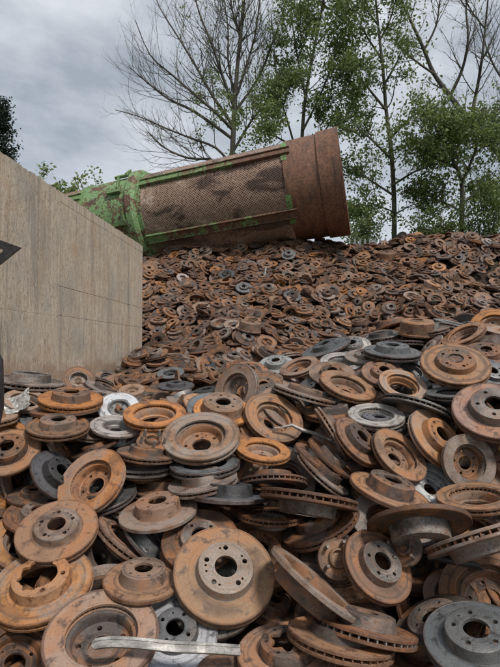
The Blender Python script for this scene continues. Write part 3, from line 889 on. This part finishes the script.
tag(drum, 'rusty perforated trommel drum with worn green bands resting on top of the heap', 'screening drum')
Ls = (DR - DL).length
DRL = 88.5 / FPX * 11.87 / 2
def RX(x): return DRL + (DRAD - DRL) * x / Ls          # the drum tapers a little
def cyl_strip(x0, x1, r, a0, a1, na, nx, th=.0):
    a = np.linspace(a0, a1, na + 1); x = np.linspace(x0, x1, nx + 1)
    V = np.array([[xx, r * RX(xx) * math.cos(t_), r * RX(xx) * math.sin(t_)] for xx in x for t_ in a])
    i = np.arange(na)[None, :]; j = np.arange(nx)[:, None]
    F = np.stack([j * (na + 1) + i, (j + 1) * (na + 1) + i, (j + 1) * (na + 1) + i + 1, j * (na + 1) + i + 1], -1).reshape(-1, 4)
    H2 = np.array([[xx / .060, DRAD * t_ / .060 , 0] for xx in x for t_ in a])
    return V, F, H2
def ring_part(name, prof, mat, seg=72):
    """prof: closed (radius, x) loop revolved about the drum's axis"""
    V, F = lathe([(r / DRAD * RX(x), x) for r, x in prof], seg)
    V = np.stack([V[:, 2], V[:, 0], V[:, 1]], -1)
    me = mesh_np(name, V, F, True); 
    bm = bmesh.new(); bm.from_mesh(me); bmesh.ops.recalc_face_normals(bm, faces=bm.faces); bm.to_mesh(me); bm.free()
    me.set_sharp_from_angle(angle=math.radians(30)); return link(name, me, drum, mat)
def xpix(px):  # axis station seen at this column
    lo, hi = -6.0, 6.0
    for _ in range(40):
        m_ = (lo + hi) / 2
        if to_pix(mid + ax * m_)[0] < px: lo = m_
        else: hi = m_
    return lo
X_fl = xpix(157); X_se = xpix(299); X_col = xpix(325); X_end = xpix(344); X_g0 = xpix(104); X_far = xpix(60)
ang = [math.radians(a) for a in (50, -22, -94, -166, 122)]   # panel q spans ang[q] .. +72 deg
for sec, (x0, x1) in enumerate(((X_fl + .05, X_se), (X_far - .8, X_g0))):
    for q, a0 in enumerate(ang):
        nxt = a0 + math.radians(72)
        V, F, H2 = cyl_strip(x0, x1, .975, a0, nxt, 14, 6)
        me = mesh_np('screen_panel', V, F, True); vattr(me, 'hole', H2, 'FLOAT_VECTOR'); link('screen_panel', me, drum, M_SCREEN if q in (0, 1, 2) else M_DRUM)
    for a0 in ang:
        slope = math.atan((DRAD - DRL) / Ls)
        M = Matrix.Rotation(a0, 3, 'X') @ Matrix.Rotation(slope, 3, 'Z')
        xm = (x0 + x1) / 2; rm = RX(xm); A0 = Matrix.Rotation(a0, 3, 'X')
        bars = [boxvf(A0 @ Vector((xm, rm * .992, 0)), (x1 - x0, .05, .20), M)]
        for zz in (-.092, .092): bars.append(boxvf(A0 @ Vector((xm, rm * .992 + .035, zz)), (x1 - x0 - .01, .05, .018), M))
        V, F = join(bars); link('stave_bar', bevel_mesh(mesh_np('stave_bar', V, F), .006), drum, M_BAR)
R_ = DRAD
ring_part('end_band', [(R_, X_se - .17), (R_ + .004, X_se), (R_ - .02, X_se), (R_ - .02, X_se - .17)], M_DRUM)
ring_part('outlet_shell', [(R_ * 1.0, X_se - .01), (R_ * 1.005, X_se + .35), (R_ * 1.0, X_col - .02), (R_ * .98, X_col - .02), (R_ * .98, X_se - .01)], M_DRUM)
ring_part('outlet_collar', [(R_ * 1.035, X_col - .04), (R_ * 1.04, X_col), (R_ * 1.045, X_end - .02), (R_ * 1.055, X_end), (R_ * 1.01, X_end + .005), (R_ * 1.005, X_col - .03)], M_DRUM)
ring_part('inlet_shell', [(R_ * .992, X_g0 - .02), (R_ * 1.0, X_fl - .30), (R_ * 1.0, X_fl + .08), (R_ * .97, X_fl + .08), (R_ * .97, X_g0 - .02)], M_GREEN)
ring_part('riding_ring', [(R_ * .995, X_fl - .30), (R_ * 1.06, X_fl - .29), (R_ * 1.10, X_fl - .24), (R_ * 1.10, X_fl - .10), (R_ * 1.05, X_fl - .03), (R_ * .995, X_fl - .02)], M_GREEN)
ring_part('inlet_band', [(R_ * .99, X_g0 - .12), (R_ * 1.012, X_g0 - .10), (R_ * 1.012, X_g0 + .05), (R_ * .99, X_g0 + .06)], M_BAR)
for a0 in ang:     # green end straps of the long screen
    V, F, _ = cyl_strip(X_se - .20, X_se - .08, 1.006, a0 - .22, a0 + .36, 6, 1)
    V2 = V.copy(); V2[:, 1:] *= .985
    F2 = F[:, ::-1] + len(V)
    me = mesh_np('end_strap', np.concatenate([V, V2]), np.concatenate([F, F2])); link('end_strap', me, drum, M_STRAP)
for a0, x0 in ((.75, X_fl - .55), (.05, X_fl - .42), (-.45, X_fl - .6), (1.3, X_fl - .5)):   # lifting lugs on the inlet shell
    M = Matrix.Rotation(a0, 3, 'X')
    V, F = boxvf(M @ Vector((x0, R_ * 1.02, 0)), (.34, .07, .12), M); V2, F2 = boxvf(M @ Vector((x0 + .1, R_ * 1.03, .2)), (.05, .09, .34), M)
    V, F = join([(V, F), (V2, F2)]); link('lug', bevel_mesh(mesh_np('lug', V, F), .008), drum, M_BAR)

# ------------------------------------------------------------------ trees behind the heap
def bark_mat(name, c):
    return simple_mat(name, c, .9, 0, .45, 5, .02, stretch=(3, 3, .6))
M_BARK = bark_mat('grey_bark', (.085, .074, .062)); M_BARK2 = bark_mat('green_grey_bark', (.075, .075, .05))
def leaf_mat(name, c):
    m, t, b, out = new_mat(name)
    oc = N(t, 'ShaderNodeTexCoord').outputs['Object']; n = noise(t, oc, 1.1, 3, .6); f = noise(t, oc, 9, 2, .6)
    k = math_n(t, 'ADD', math_n(t, 'MULTIPLY', n, .6), math_n(t, 'MULTIPLY', f, .4))
    col = ramp(t, k, [(.32, tuple(x * .5 for x in c)), (.5, c), (.68, tuple(x * 1.55 for x in c))])
    t.links.new(col, b.inputs['Base Color']); b.inputs['Roughness'].default_value = .6
    tl = N(t, 'ShaderNodeBsdfTranslucent'); t.links.new(col, tl.inputs[0]); ms = N(t, 'ShaderNodeMixShader', i_0=.4)
    t.links.new(b.outputs[0], ms.inputs[1]); t.links.new(tl.outputs[0], ms.inputs[2]); t.links.new(ms.outputs[0], out.inputs[0]); return m
M_LEAF = leaf_mat('spring_leaf', (.15, .195, .06)); M_LEAF2 = leaf_mat('fresh_leaf', (.19, .235, .085)); M_NEED = leaf_mat('dark_needles', (.016, .028, .018))
def leaf_mesh(name, pts, size, rng, squash=1.0):
    pts = np.array(pts); n = len(pts)
    d = rng.normal(size=(n, 3)); d /= np.linalg.norm(d, axis=1, keepdims=True)
    e = rng.normal(size=(n, 3)); e -= d * (d * e).sum(1, keepdims=True); e /= np.linalg.norm(e, axis=1, keepdims=True)
    s = size * rng.uniform(.6, 1.35, (n, 1)); w = s * .30
    nn = np.cross(d, e)
    V = np.stack([pts, pts + d * s * .5 + e * w + nn * s * .08, pts + d * s, pts + d * s * .5 - e * w + nn * s * .08], 1).reshape(-1, 3)
    F = np.arange(4 * n).reshape(n, 4)
    return mesh_np(name, V, F)
class Tree:
    def __init__(s, seed): s.r = random.Random(seed); s.tubes = []; s.tips = []
    def limb(s, pts, r0, r1, sides=6):
        n = len(pts); s.tubes.append(tube(pts, [r0 + (r1 - r0) * i / (n - 1) for i in range(n)], sides))
    def grow(s, p, d, length, rad, lvl, spread=.6, up=.12, kids=(5, 5, 4), droop=0):
        r = s.r; n = 5 if lvl < 2 else 4; pts = [p.copy()]; q = p.copy(); dd = d.normalized()
        for i in range(n):
            dd = (dd + Vector((r.gauss(0, .16), r.gauss(0, .16), r.gauss(0, .12) + up - droop))).normalized()
            q = q + dd * (length / n); pts.append(q.copy())
        s.limb(pts, rad, rad * .35, 5 if lvl == 0 else (4 if lvl == 1 else 3))
        if lvl >= len(kids):
            s.tips.extend(pts[1:]); return
        if lvl >= len(kids) - 1: s.tips.extend(pts[2:])
        for k in range(kids[lvl]):
            f = r.uniform(.22, 1.0); i = min(n - 1, int(f * n)); b = pts[i].lerp(pts[i + 1], f * n - i)
            t = (pts[i + 1] - pts[i]).normalized()
            side = Vector((r.gauss(0, 1), r.gauss(0, 1), r.gauss(0, .8))); side = (side - t * side.dot(t)).normalized()
            nd = (t * (1 - spread * .5) + side * spread).normalized()
            s.grow(b, nd, length * r.uniform(.36, .62) * (1.15 - .4 * f), rad * .45 * (1.1 - .4 * f), lvl + 1, spread, up, kids, droop)
def polyline(pix, d0, rng, wob=.35, sway=None):
    """a limb followed through the air; it wanders in depth as well"""
    out = []; dd = 0.0; sw = sway if sway is not None else rng.uniform(-.5, .5)
    for i, (px, py) in enumerate(pix):
        out.append(P(px, py, d0 + sw * i + rng.uniform(-wob, wob) * min(1, i)))
    return out
def dens(pts, m=3):
    """catmull-rom"""
    q = [pts[0]] + list(pts) + [pts[-1]]; o = []
    for i in range(1, len(q) - 2):
        for k in range(m):
            t = k / m
            o.append(.5 * ((2 * q[i]) + (q[i + 1] - q[i - 1]) * t + (2 * q[i - 1] - 5 * q[i] + 4 * q[i + 1] - q[i + 2]) * t * t + (3 * q[i] - q[i - 1] - 3 * q[i + 1] + q[i + 2]) * t ** 3))
    o.append(pts[-1]); return o
def build_tree(name, label, seed, d0, base_px, limbs, leaf, leafmat, bark, twig=(9, (3, 3)), tl=(.9, 2.2), leafsize=.1, perpoint=2.0, leafzone=None, spread=.6, trunk_r=.2, up=.1):
    T = Tree(seed); rg = T.r; nrng = np.random.default_rng(seed)
    for li, (pix, r0, r1) in enumerate(limbs):
        pts = dens(polyline(pix, d0, rg, .2 if li == 0 else .45, 0 if li == 0 else None))
        if li == 0:
            pts = [Vector((pts[0].x + .1, pts[0].y, EYE + 1.2))] + pts
        T.limb(pts, r0, r1, 8 if r0 > .1 else 5)
        n = len(pts); cnt = twig[0] if li else twig[0] // 2
        for k in range(cnt):
            f = rg.uniform(.25, 1.0) if li else rg.uniform(.5, 1); i = min(n - 2, int(f * (n - 1)))
            t = (pts[i + 1] - pts[i]).normalized()
            side = Vector((rg.gauss(0, 1), rg.gauss(0, 1), rg.gauss(0, .7))); side = (side - t * side.dot(t)).normalized()
            T.grow(pts[i], t * .55 + side * spread, rg.uniform(*tl) * (1.2 - .5 * f), (r0 + (r1 - r0) * f) * .42, 1, spread, up, (0,) + twig[1])
        T.tips.extend(pts[-2:])
    root = link(name, None); b0 = T.tubes[0][0][:8].mean(0); root.location = (b0[0], b0[1], b0[2])
    off = np.array(root.location)
    V, F = join(T.tubes)
    link('trunk', mesh_np('trunk', V - off, F, True), root, bark)
    tp = []
    for p in T.tips:
        k = perpoint if leafzone is None else perpoint * leafzone(*to_pix(p)[:2])
        k *= min(1.6, max(.1, 1.0 + 2.4 * mnoise.noise(p * .9 + Vector((seed, 0, 0)))))
        m_ = int(k) + (rg.random() < k - int(k))
        for _ in range(m_): tp.append((p.x + rg.gauss(0, .12), p.y + rg.gauss(0, .12), p.z + rg.gauss(0, .10)))
    if tp: link('crown', leaf_mesh('crown', np.array(tp) - off, leafsize, nrng), root, leafmat)
    tag(root, label, 'tree', 'trees behind the heap'); return root
# budding ash behind the drum: bare fan of limbs, a little leaf low down on the trunk
build_tree('ash_tree', 'tall budding tree with bare fanned branches rising behind the drum', 3, 19, None, [
  ([(232, 235), (231, 190), (233, 140), (235, 100), (238, 60), (243, 10), (247, -40)], .14, .055),
  ([(231, 165), (216, 148), (190, 138), (165, 128), (140, 117), (115, 110)], .06, .014),
  ([(231, 172), (212, 160), (188, 158), (165, 148), (148, 132)], .07, .02),
  ([(233, 130), (215, 112), (195, 95), (172, 75), (150, 55), (135, 20)], .075, .014),
  ([(233, 125), (214, 98), (198, 70), (180, 40), (160, 8), (150, -20)], .075, .014),
  ([(235, 110), (222, 75), (212, 45), (200, 15), (190, -20)], .07, .02),
  ([(235, 100), (228, 60), (228, 30), (222, -15)], .06, .02),
  ([(234, 140), (195, 112), (170, 100), (150, 85), (128, 66)], .07, .015),
  ([(237, 95), (250, 55), (257, 25), (262, -20)], .06, .02),
  ([(236, 110), (256, 82), (270, 50), (282, 15), (292, -15)], .06, .014),
  ([(234, 150), (252, 120), (270, 98), (283, 70)], .06, .015),
  ([(241, 40), (232, 10), (226, -30)], .06, .02),
  ], None, M_LEAF2, M_BARK, twig=(26, (4, 3)), tl=(1.0, 2.6), leafsize=.09, perpoint=1.0,
  leafzone=lambda x, y: 2.6 if (x > 195 and y > 70 and y < 175) else (.12 if y < 70 and x > 175 else 0), spread=.5, up=.16)
build_tree('slender_tree', 'slender leafy tree whose twin stems rise behind the drum collar', 5, 18, None, [
  ([(300, 240), (301, 170), (304, 110), (312, 60), (322, 10), (328, -30)], .09, .035),
  ([(301, 170), (290, 130), (280, 95), (275, 60), (272, 20)], .05, .015),
  ([(303, 130), (318, 100), (330, 70), (338, 40)], .05, .015),
  ([(306, 100), (298, 60), (292, 20), (290, -20)], .05, .015),
  ([(301, 165), (318, 140), (332, 120), (344, 95)], .05, .015),
  ([(302, 150), (282, 140), (262, 128), (248, 118)], .045, .012),
  ([(312, 60), (300, 30), (305, -10)], .04, .012),
  ([(316, 45), (335, 20), (345, -10)], .04, .012),
  ], None, M_LEAF, M_BARK2, twig=(15, (4, 3)), tl=(.8, 1.7), leafsize=.115, perpoint=1.9, leafzone=lambda x, y: 1.2 if y > 40 else .8, spread=.75, up=.05)
build_tree('birch_tree', 'leafy tree with one thin straight trunk beside the drum collar', 8, 17, None, [
  ([(394, 250), (394, 200), (391, 150), (386, 110), (383, 70), (378, 25), (374, -20)], .10, .035),
  ([(392, 160), (372, 140), (355, 125), (343, 105)], .05, .012),
  ([(389, 140), (408, 120), (424, 108), (436, 96)], .05, .012),
  ([(386, 110), (368, 88), (352, 65), (345, 40)], .05, .012),
  ([(384, 85), (398, 60), (405, 35)], .045, .012),
  ([(382, 60), (366, 35), (352, 8)], .045, .012),
  ([(393, 185), (414, 172), (430, 165), (440, 150)], .045, .012),
  ([(393, 195), (373, 182), (360, 172), (352, 160)], .045, .012),
  ([(394, 212), (376, 205), (362, 200)], .03, .01),
  ([(394, 215), (412, 205), (424, 203)], .03, .01),
  ([(380, 40), (392, 15), (398, -15)], .04, .012),
  ([(378, 25), (360, 0), (350, -20)], .04, .012),
  ], None, M_LEAF, M_BARK2, twig=(14, (4, 3)), tl=(.7, 1.5), leafsize=.115, perpoint=1.9, spread=.85, up=.03, leafzone=lambda x, y: .15 if x > 408 and y < 95 else 1)
build_tree('hazel_tree', 'bushy leafy tree with forked trunk standing behind the heap crest', 12, 16, None, [
  ([(460, 250), (462, 205), (461, 180), (452, 158), (440, 135), (428, 115)], .10, .03),
  ([(461, 185), (472, 160), (480, 135), (484, 110)], .06, .015),
  ([(461, 205), (480, 190), (496, 182), (512, 176)], .05, .012),
  ([(456, 168), (440, 160), (424, 152), (412, 142)], .05, .012),
  ([(448, 150), (455, 128), (462, 108)], .05, .012),
  ([(462, 212), (446, 203), (432, 198), (420, 190)], .04, .012),
  ([(474, 155), (490, 140), (505, 130)], .04, .012),
  ([(461, 218), (478, 212), (492, 208)], .03, .01),
  ([(445, 140), (428, 132), (414, 120)], .04, .012),
  ([(482, 125), (498, 108), (515, 100)], .04, .012),
  ], None, M_LEAF, M_BARK2, twig=(15, (4, 3)), tl=(.7, 1.5), leafsize=.115, perpoint=1.9, spread=.85, up=.03, leafzone=lambda x, y: .2 if y < 112 else 1)
build_tree('bare_tree', 'nearly leafless tree leaning in over the leafy ones', 21, 18.5, None, [
  ([(560, 250), (530, 190), (500, 155), (470, 122), (450, 96), (434, 74), (424, 50), (414, 28), (402, 2), (392, -25)], .14, .03),
  ([(470, 122), (476, 95), (482, 60), (486, 20), (490, -20)], .08, .02),
  ([(450, 96), (462, 70), (468, 40), (466, 8), (470, -25)], .07, .02),
  ([(434, 74), (414, 60), (398, 44), (384, 30)], .05, .012),
  ([(500, 155), (508, 110), (512, 70), (520, 20)], .06, .014),
  ([(480, 132), (460, 122), (436, 116), (416, 110)], .05, .012),
  ([(424, 50), (436, 26), (440, 0), (446, -25)], .05, .015),
  ([(486, 30), (472, 12), (460, -12)], .04, .012),
  ([(510, 90), (494, 66), (484, 40), (478, 18)], .05, .012),
  ], None, M_LEAF2, M_BARK, twig=(16, (4, 3)), tl=(.9, 2.2), leafsize=.08, perpoint=.10, spread=.55, up=.12)
def bush(name, label, px, py, d, w, h, n, mat, size, seed, cat='shrub', group=None, ntw=9, kids=(4, 3), per=2.0):
    T = Tree(seed); rg = T.r; b = P(px, py, d); s = d / FPX
    base = Vector((b.x, b.y, bank(np.array(b.x), np.array(b.y)).item() - .05))
    tall = b.z - base.z
    T.limb([base, base.lerp(b, .5) + Vector((.05, 0, 0)), b], .06, .03, 6)
    for k in range(ntw):
        f = rg.uniform(.55, 1); p0 = base.lerp(b, f)
        dr = Vector((rg.gauss(0, .6), rg.gauss(0, .6), 1.0))
        T.grow(p0, dr, h * s * rg.uniform(.5, .95), .022, 1, .6, .1, (0,) + kids)
    root = link(name, None); root.location = base; off = np.array(base)
    V, F = join(T.tubes); link('trunk', mesh_np('trunk', V - off, F, True), root, M_BARK)
    tp = [(p.x + rg.gauss(0, .1), p.y + rg.gauss(0, .1), p.z + rg.gauss(0, .1)) for p in T.tips for _ in range(int(per) + (rg.random() < per % 1))]
    link('crown', leaf_mesh('crown', np.array(tp) - off, size, np.random.default_rng(seed)), root, mat)
    tag(root, label, cat, group); return root
bush('elder_shrub', 'thin pale green shrub tip behind the top of the board wall', 36, 182, 16, 20, 22, 300, M_LEAF2, .12, 31, ntw=6, per=1.0)
bush('elder_shrub', 'sparse young shrub behind the board wall beside the green drum end', 86, 192, 17, 30, 30, 300, M_LEAF2, .12, 33, ntw=9, per=1.0)
bush('elder_shrub', 'low bushy shrub peeping over the board wall next to the drum', 66, 196, 15.5, 24, 22, 300, M_LEAF2, .12, 35, ntw=7, per=1.5)
for sx_, sd_, hh in ((366, 61, 34), (424, 62, 40), (486, 63, 44), (447, 64, 30)):
    bush('hedge_shrub', {366: 'leafy hedge shrub behind the crest beside the drum collar', 424: 'leafy hedge shrub behind the palisade fence', 486: 'taller leafy shrub behind the crest beyond the forked tree', 447: 'low leafy shrub at the foot of the forked tree'}[sx_], sx_, 246, 15.8, 30, hh, 300, M_LEAF, .10, sd_, ntw=14, per=1.5)
# dark conifer far behind the wall
T = Tree(44); cb = P(-4, 190, 30); base = Vector((cb.x, cb.y, 4.0)); topz = P(-4, 100, 30).z
T.limb([base, Vector((cb.x, cb.y, topz))], .2, .03, 7)
tp = []; rg = T.r
for k in range(170):
    f = rg.random() ** .8; z = base.z + 1.5 + (topz - base.z - 1.5) * f
    a = rg.uniform(0, 6.28); ln = (1 - f) * 1.7 + .75; ln *= rg.uniform(.6, 1.05)
    p0 = Vector((cb.x, cb.y, z)); d = Vector((math.cos(a), math.sin(a), rg.uniform(.1, .5)))
    pts = [p0 + d * ln * t - Vector((0, 0, .12 * t * t * ln)) for t in (0, .35, .7, 1)]
    T.limb(pts, .03, .008, 4)
    for q in range(95):
        t = rg.uniform(.25, 1.05); pp = p0 + d * ln * t
        tp.append((pp.x + rg.gauss(0, .14), pp.y + rg.gauss(0, .14), pp.z + rg.gauss(0, .12)))
con = link('conifer_tree', None); con.location = base; off = np.array(base)
V, F = join(T.tubes); link('trunk', mesh_np('trunk', V - off, F, True), con, M_BARK)
link('crown', leaf_mesh('crown', np.array(tp) - off, .17, np.random.default_rng(5)), con, M_NEED)
tag(con, 'dark dense conifer showing above the near end of the board wall', 'tree')

# palisade fence behind the crest
M_PALE = simple_mat('galvanised_pale', (.20, .22, .21), .6, .3, .3, 6)
fence = link('palisade_fence', None); fy = 14.6; fence.location = (3.2, fy, EYE + 2.0)
tag(fence, 'grey palisade fence with pointed pales just showing behind the heap crest', 'fence')
pv = [(-.035, 0), (.035, 0), (.035, 1.36), (.0, 1.46), (-.035, 1.36)]
V = [(x, y_, z) for y_ in (-.008, .008) for x, z in pv]
F = [(0, 1, 2, 3, 4), (9, 8, 7, 6, 5)] + [(i, 5 + i, 5 + (i + 1) % 5, (i + 1) % 5) for i in range(5)]
pm = mesh_np('pale', V, F); pm.materials.append(M_PALE)
for k in range(30):
    o = link('pale', pm, fence); o.location = (k * .155, RND.uniform(-.004, .004), RND.uniform(-.02, .02) - .02)
for z in (.35, 1.1):
    V, F = boxvf((2.25, .04, z), (4.7, .05, .05)); link('rail', mesh_np('rail', V, F), fence, M_PALE)

# ------------------------------------------------------------------ odd scrap among the discs
surf = BVHTree.FromPolygons([tuple(v) for v in np.concatenate(FV)], [tuple(f) for f in np.concatenate(FF).tolist()])
def on_heap(px, py, lift=.0):
    dr = (P(px, py, 1.0) - CL).normalized(); h = surf.ray_cast(CL, dr)
    return (h[0] - dr * lift) if h[0] else P(px, py, 2.0)
M_STRIP = simple_mat('dirty_aluminium', (.30, .285, .265), .5, .3, .55, 18, .002, col2=(.55, .53, .50), stretch=(1, 3, 3))
def sheet_strip(name, pts, width, mat, label, cat, up=Vector((0, -.5, 1)), thick=.003, lip=.012):
    """pressed metal strip: flat web with both edges turned down"""
    pts = dens(pts, 4); V = []; F = []
    prof = [(-width * .62, -lip), (-width * .5, 0), (-width * .34, .001), (-width * .30, -.004), (-width * .22, -.004), (-width * .18, -.001), (width * .5, 0), (width * .52, -lip * .6)]
    n = len(prof)
    for i, p in enumerate(pts):
        t = (pts[min(i + 1, len(pts) - 1)] - pts[max(i - 1, 0)]).normalized(); s_ = t.cross(up).normalized(); u_ = s_.cross(t)
        tw = 1 if i else .35
        for a, b in prof: V.append(p + s_ * a * tw + u_ * b)
    F = [(i * n + k, (i + 1) * n + k, (i + 1) * n + k + 1, i * n + k + 1) for i in range(len(pts) - 1) for k in range(n - 1)]
    me = mesh_np(name, [tuple(v) for v in V], F)
    o = link(name, me, None, mat)
    md = o.modifiers.new('thick', 'SOLIDIFY'); md.thickness = thick
    tag(o, label, cat); return o
dd = min(to_pix(on_heap(x_, y_))[2] for x_ in range(94, 240, 6) for y_ in (638, 643, 648, 654)) - .012
sheet_strip('metal_strip', [P(92, 644, dd), P(112, 641.5, dd), P(140, 643, dd - .004), P(175, 646.5, dd), P(205, 647.5, dd + .003), P(240, 650, dd + .05)], .019, M_STRIP, 'bent whitish metal trim strip lying across the silver disc', 'metal strip', Vector((0, -.75, .66)))
# bent lever with a forked flat end
la, lb, lc_ = on_heap(276, 426, .015), on_heap(296, 427, .02), on_heap(333, 443, .02)
dmin = min(to_pix(la)[2], to_pix(lb)[2], to_pix(lc_)[2])
lev = link('bent_lever', None); lev.location = la
V, F = tube([P(283, 427, dmin), P(292, 425, dmin), P(302, 430, dmin), P(316, 434, dmin), P(334, 443, dmin + .02)], [.006, .0075, .009, .0085, .007], 8)
link('rod', mesh_np('rod', V - np.array(la), F, True), lev, M_LEVER)
V, F = boxvf(np.array(P(279, 427.5, dmin)), (.045, .014, .005), Matrix.Rotation(-.1, 3, 'Y')); link('flat_end', bevel_mesh(mesh_np('flat_end', V - np.array(la), F), .002), lev, M_LEVER)
tag(lev, 'bent steel lever with a bright flattened end lying between two tan discs', 'lever')
# crumpled silver sheet beside the wall post
def foil(name, px, py, w, label, seed):
    p = on_heap(px, py, .02); rg = np.random.default_rng(seed); n = 16
    X, Y = np.meshgrid(np.linspace(-.5, .5, n), np.linspace(-.5, .5, n))
    Z = np.zeros_like(X)
    for _ in range(9):
        th = rg.uniform(0, PI); o_ = rg.uniform(-.4, .4); Z += rg.uniform(.05, .16) * np.abs(X * math.cos(th) + Y * math.sin(th) - o_) * rg.choice([-1, 1])
    X = X + rg.normal(0, .02, X.shape); Z = Z - Z.mean() + rg.normal(0, .012, X.shape)
    V = np.stack([X * w, Y * w * .7, Z * w], -1).reshape(-1, 3)
    i = np.arange(n - 1)[None, :]; j = np.arange(n - 1)[:, None]
    F = np.stack([j * n + i, j * n + i + 1, (j + 1) * n + i + 1, (j + 1) * n + i], -1).reshape(-1, 4)
    o = link(name, mesh_np(name, V, F), None, M_ALU); o.location = p; o.rotation_euler = (.5, -.25, rg.uniform(-.4, .4))
    md = o.modifiers.new('thick', 'SOLIDIFY'); md.thickness = .002
    tag(o, label, 'metal sheet'); return o
foil('crumpled_sheet', 11, 403, .17, 'crumpled bright silver sheet beside the black post', 4)
foil('crumpled_sheet', 122, 441, .11, 'small crumpled silver scrap under the flat orange ring', 9)
# wheel hubs with studs, brake drums
def hub(px, py, s, n, tint, label):
    p = on_heap(px, py, .03); root = link('wheel_hub', None); root.location = p
    root.rotation_mode = 'QUATERNION'; root.rotation_quaternion = Vector((0, 0, 1)).rotation_difference(Vector(n).normalized()); root.scale = (s, s, s)
    V, F = lathe([(.0, .0), (.07, 0), (.072, .004), (.07, .010), (.036, .012), (.033, .026), (.026, .03), (.024, .016), (.0, .016)], 40, False)
    f = link('flange', smooth_mesh('flange', V, F), root, M_RUST); f.color = (*tint, 1)
    for k in range(5):
        a = 2 * PI * k / 5; V, F = lathe([(0, .008), (.0065, .008), (.0065, .045), (.005, .048), (0, .048)], 10, False)
        V = V + np.array([.054 * math.cos(a), .054 * math.sin(a), 0]); o = link('stud', smooth_mesh('stud', V, F), root, M_STEEL); o.color = (.22, .19, .17, 1)
    tag(root, label, 'wheel hub'); return root
hub(405, 549, .8, (-.5, -.6, .6), TINT['dark'], 'dark wheel hub with upright studs between the leaning discs')
hub(152, 444, .9, (.2, -.3, .9), TINT['brown'], 'brown wheel hub knob below the flat orange ring')
hub(337, 559, .9, (.1, -.85, .5), TINT['tan'], 'grey tan wheel hub lying against the speckled dark disc')
def bdrum(px, py, D, n, tint, label):
    p = on_heap(px, py, D * .12); root = link('brake_drum', None); root.location = p
    root.rotation_mode = 'QUATERNION'; root.rotation_quaternion = Vector((0, 0, 1)).rotation_difference(Vector(n).normalized()); s = D / .28; root.scale = (s, s, s)
    V, F = lathe([(.138, -.06), (.140, -.058), (.140, -.045), (.130, -.042), (.126, .04), (.118, .05), (.045, .052), (.043, .04), (.108, .038), (.115, .03), (.118, -.06)], 40)
    o = link('shell', smooth_mesh('shell', V, F), root, M_RUST); o.color = (*tint, 1)
    V, F = lathe([(.044, .050), (.060, .050), (.060, .056), (.044, .058)], 32); o = link('hub_lip', smooth_mesh('hub_lip', V, F), root, M_RUST); o.color = (*shade(tint, .7), 1)
    tag(root, label, 'brake drum', 'brake drums among the discs'); return root
bdrum(417, 327, .24, (0, -.25, 1), TINT['tan'], 'pale tan brake drum standing upright on the ridge of the near heap')
bdrum(250, 326, .36, (.15, -.2, .9), TINT['brown'], 'wide brown brake drum lying at the foot of the far slope')
bdrum(386, 256, .40, (0, -.3, .9), TINT['brown'], 'brown brake drum sitting below the crest of the far slope')
bdrum(432, 286, .34, (.3, -.4, .8), TINT['orange'], 'orange brown brake drum halfway up the far slope')
# a pale stick and a few loose bars on the far slope
def bar(px0, py0, px1, py1, r, mat, label, cat='bar', name='scrap_bar'):
    a = on_heap((px0 + px1) / 2, (py0 + py1) / 2, .05); d = to_pix(a)[2]
    V, F = tube([P(px0, py0, d), P((px0 + px1) / 2, (py0 + py1) / 2, d - .01), P(px1, py1, d)], [r, r, r * .9], 7)
    V2 = np.array(V); c = V2.mean(0)
    o = link(name, mesh_np(name, V2 - c, F, True), None, mat); o.location = c; tag(o, label, cat); return o
bar(264, 280, 266, 267, .02, M_ALU, 'short pale metal bar sticking up on the far slope')
bar(427, 556, 478, 566, .012, M_BLACK, 'dark iron bar poking out between vented discs')
# black post with a pointed bracket at the wall side of the heap
pd = 1.25
post = link('steel_post', None); pb = P(-16, 480, pd); post.location = pb
V, F = tube([P(-60, 640, pd), P(-30, 480, pd), P(-14, 405, pd), P(-14, 362, pd), P(-19, 347, pd), P(-28, 340, pd)], [.043, .043, .043, .041, .032, .012], 20)
link('shaft', mesh_np('shaft', V - np.array(pb), F, True), post, M_BLACK)
V, F = tube([P(-24, 350, pd + .01), P(-30, 300, pd + .01), P(-30, 252, pd)], [.018, .018, .018], 10)
link('stem', mesh_np('stem', V - np.array(pb), F, True), post, M_BLACK)
def plate():
    out = [(-34, 232), (-4, 238.5), (22, 248), (-2, 267), (-34, 272)]
    hole = [(4 + 6 * math.cos(a) - 6, 251.2 + 2.6 * math.sin(a)) for a in np.linspace(0, 2 * PI, 14, endpoint=False)]
    pts = [Vector(p) for p in out + hole]; no = len(out)
    ed = [(i, (i + 1) % no) for i in range(no)] + [(no + i, no + (i + 1) % 14) for i in range(14)]
    V2, E, Fs, *_ = delaunay_2d_cdt(pts, ed, [], 0, 1e-6)
    keep = []
    for f in Fs:
        c = sum((V2[i] for i in f), Vector((0, 0))) / len(f)
        if ((c.x + 2) / 6) ** 2 + ((c.y - 251.2) / 2.6) ** 2 < .9: continue
        keep.append(tuple(f))
    V = [tuple(P(v.x, v.y, pd - .03) - pb) for v in V2]
    me = mesh_np('bracket_plate', V, keep); o = link('bracket_plate', me, post, M_BLACK)
    md = o.modifiers.new('thick', 'SOLIDIFY'); md.thickness = .006; return o
plate()
tag(post, 'black steel post with a pointed slotted bracket in front of the board wall', 'post')
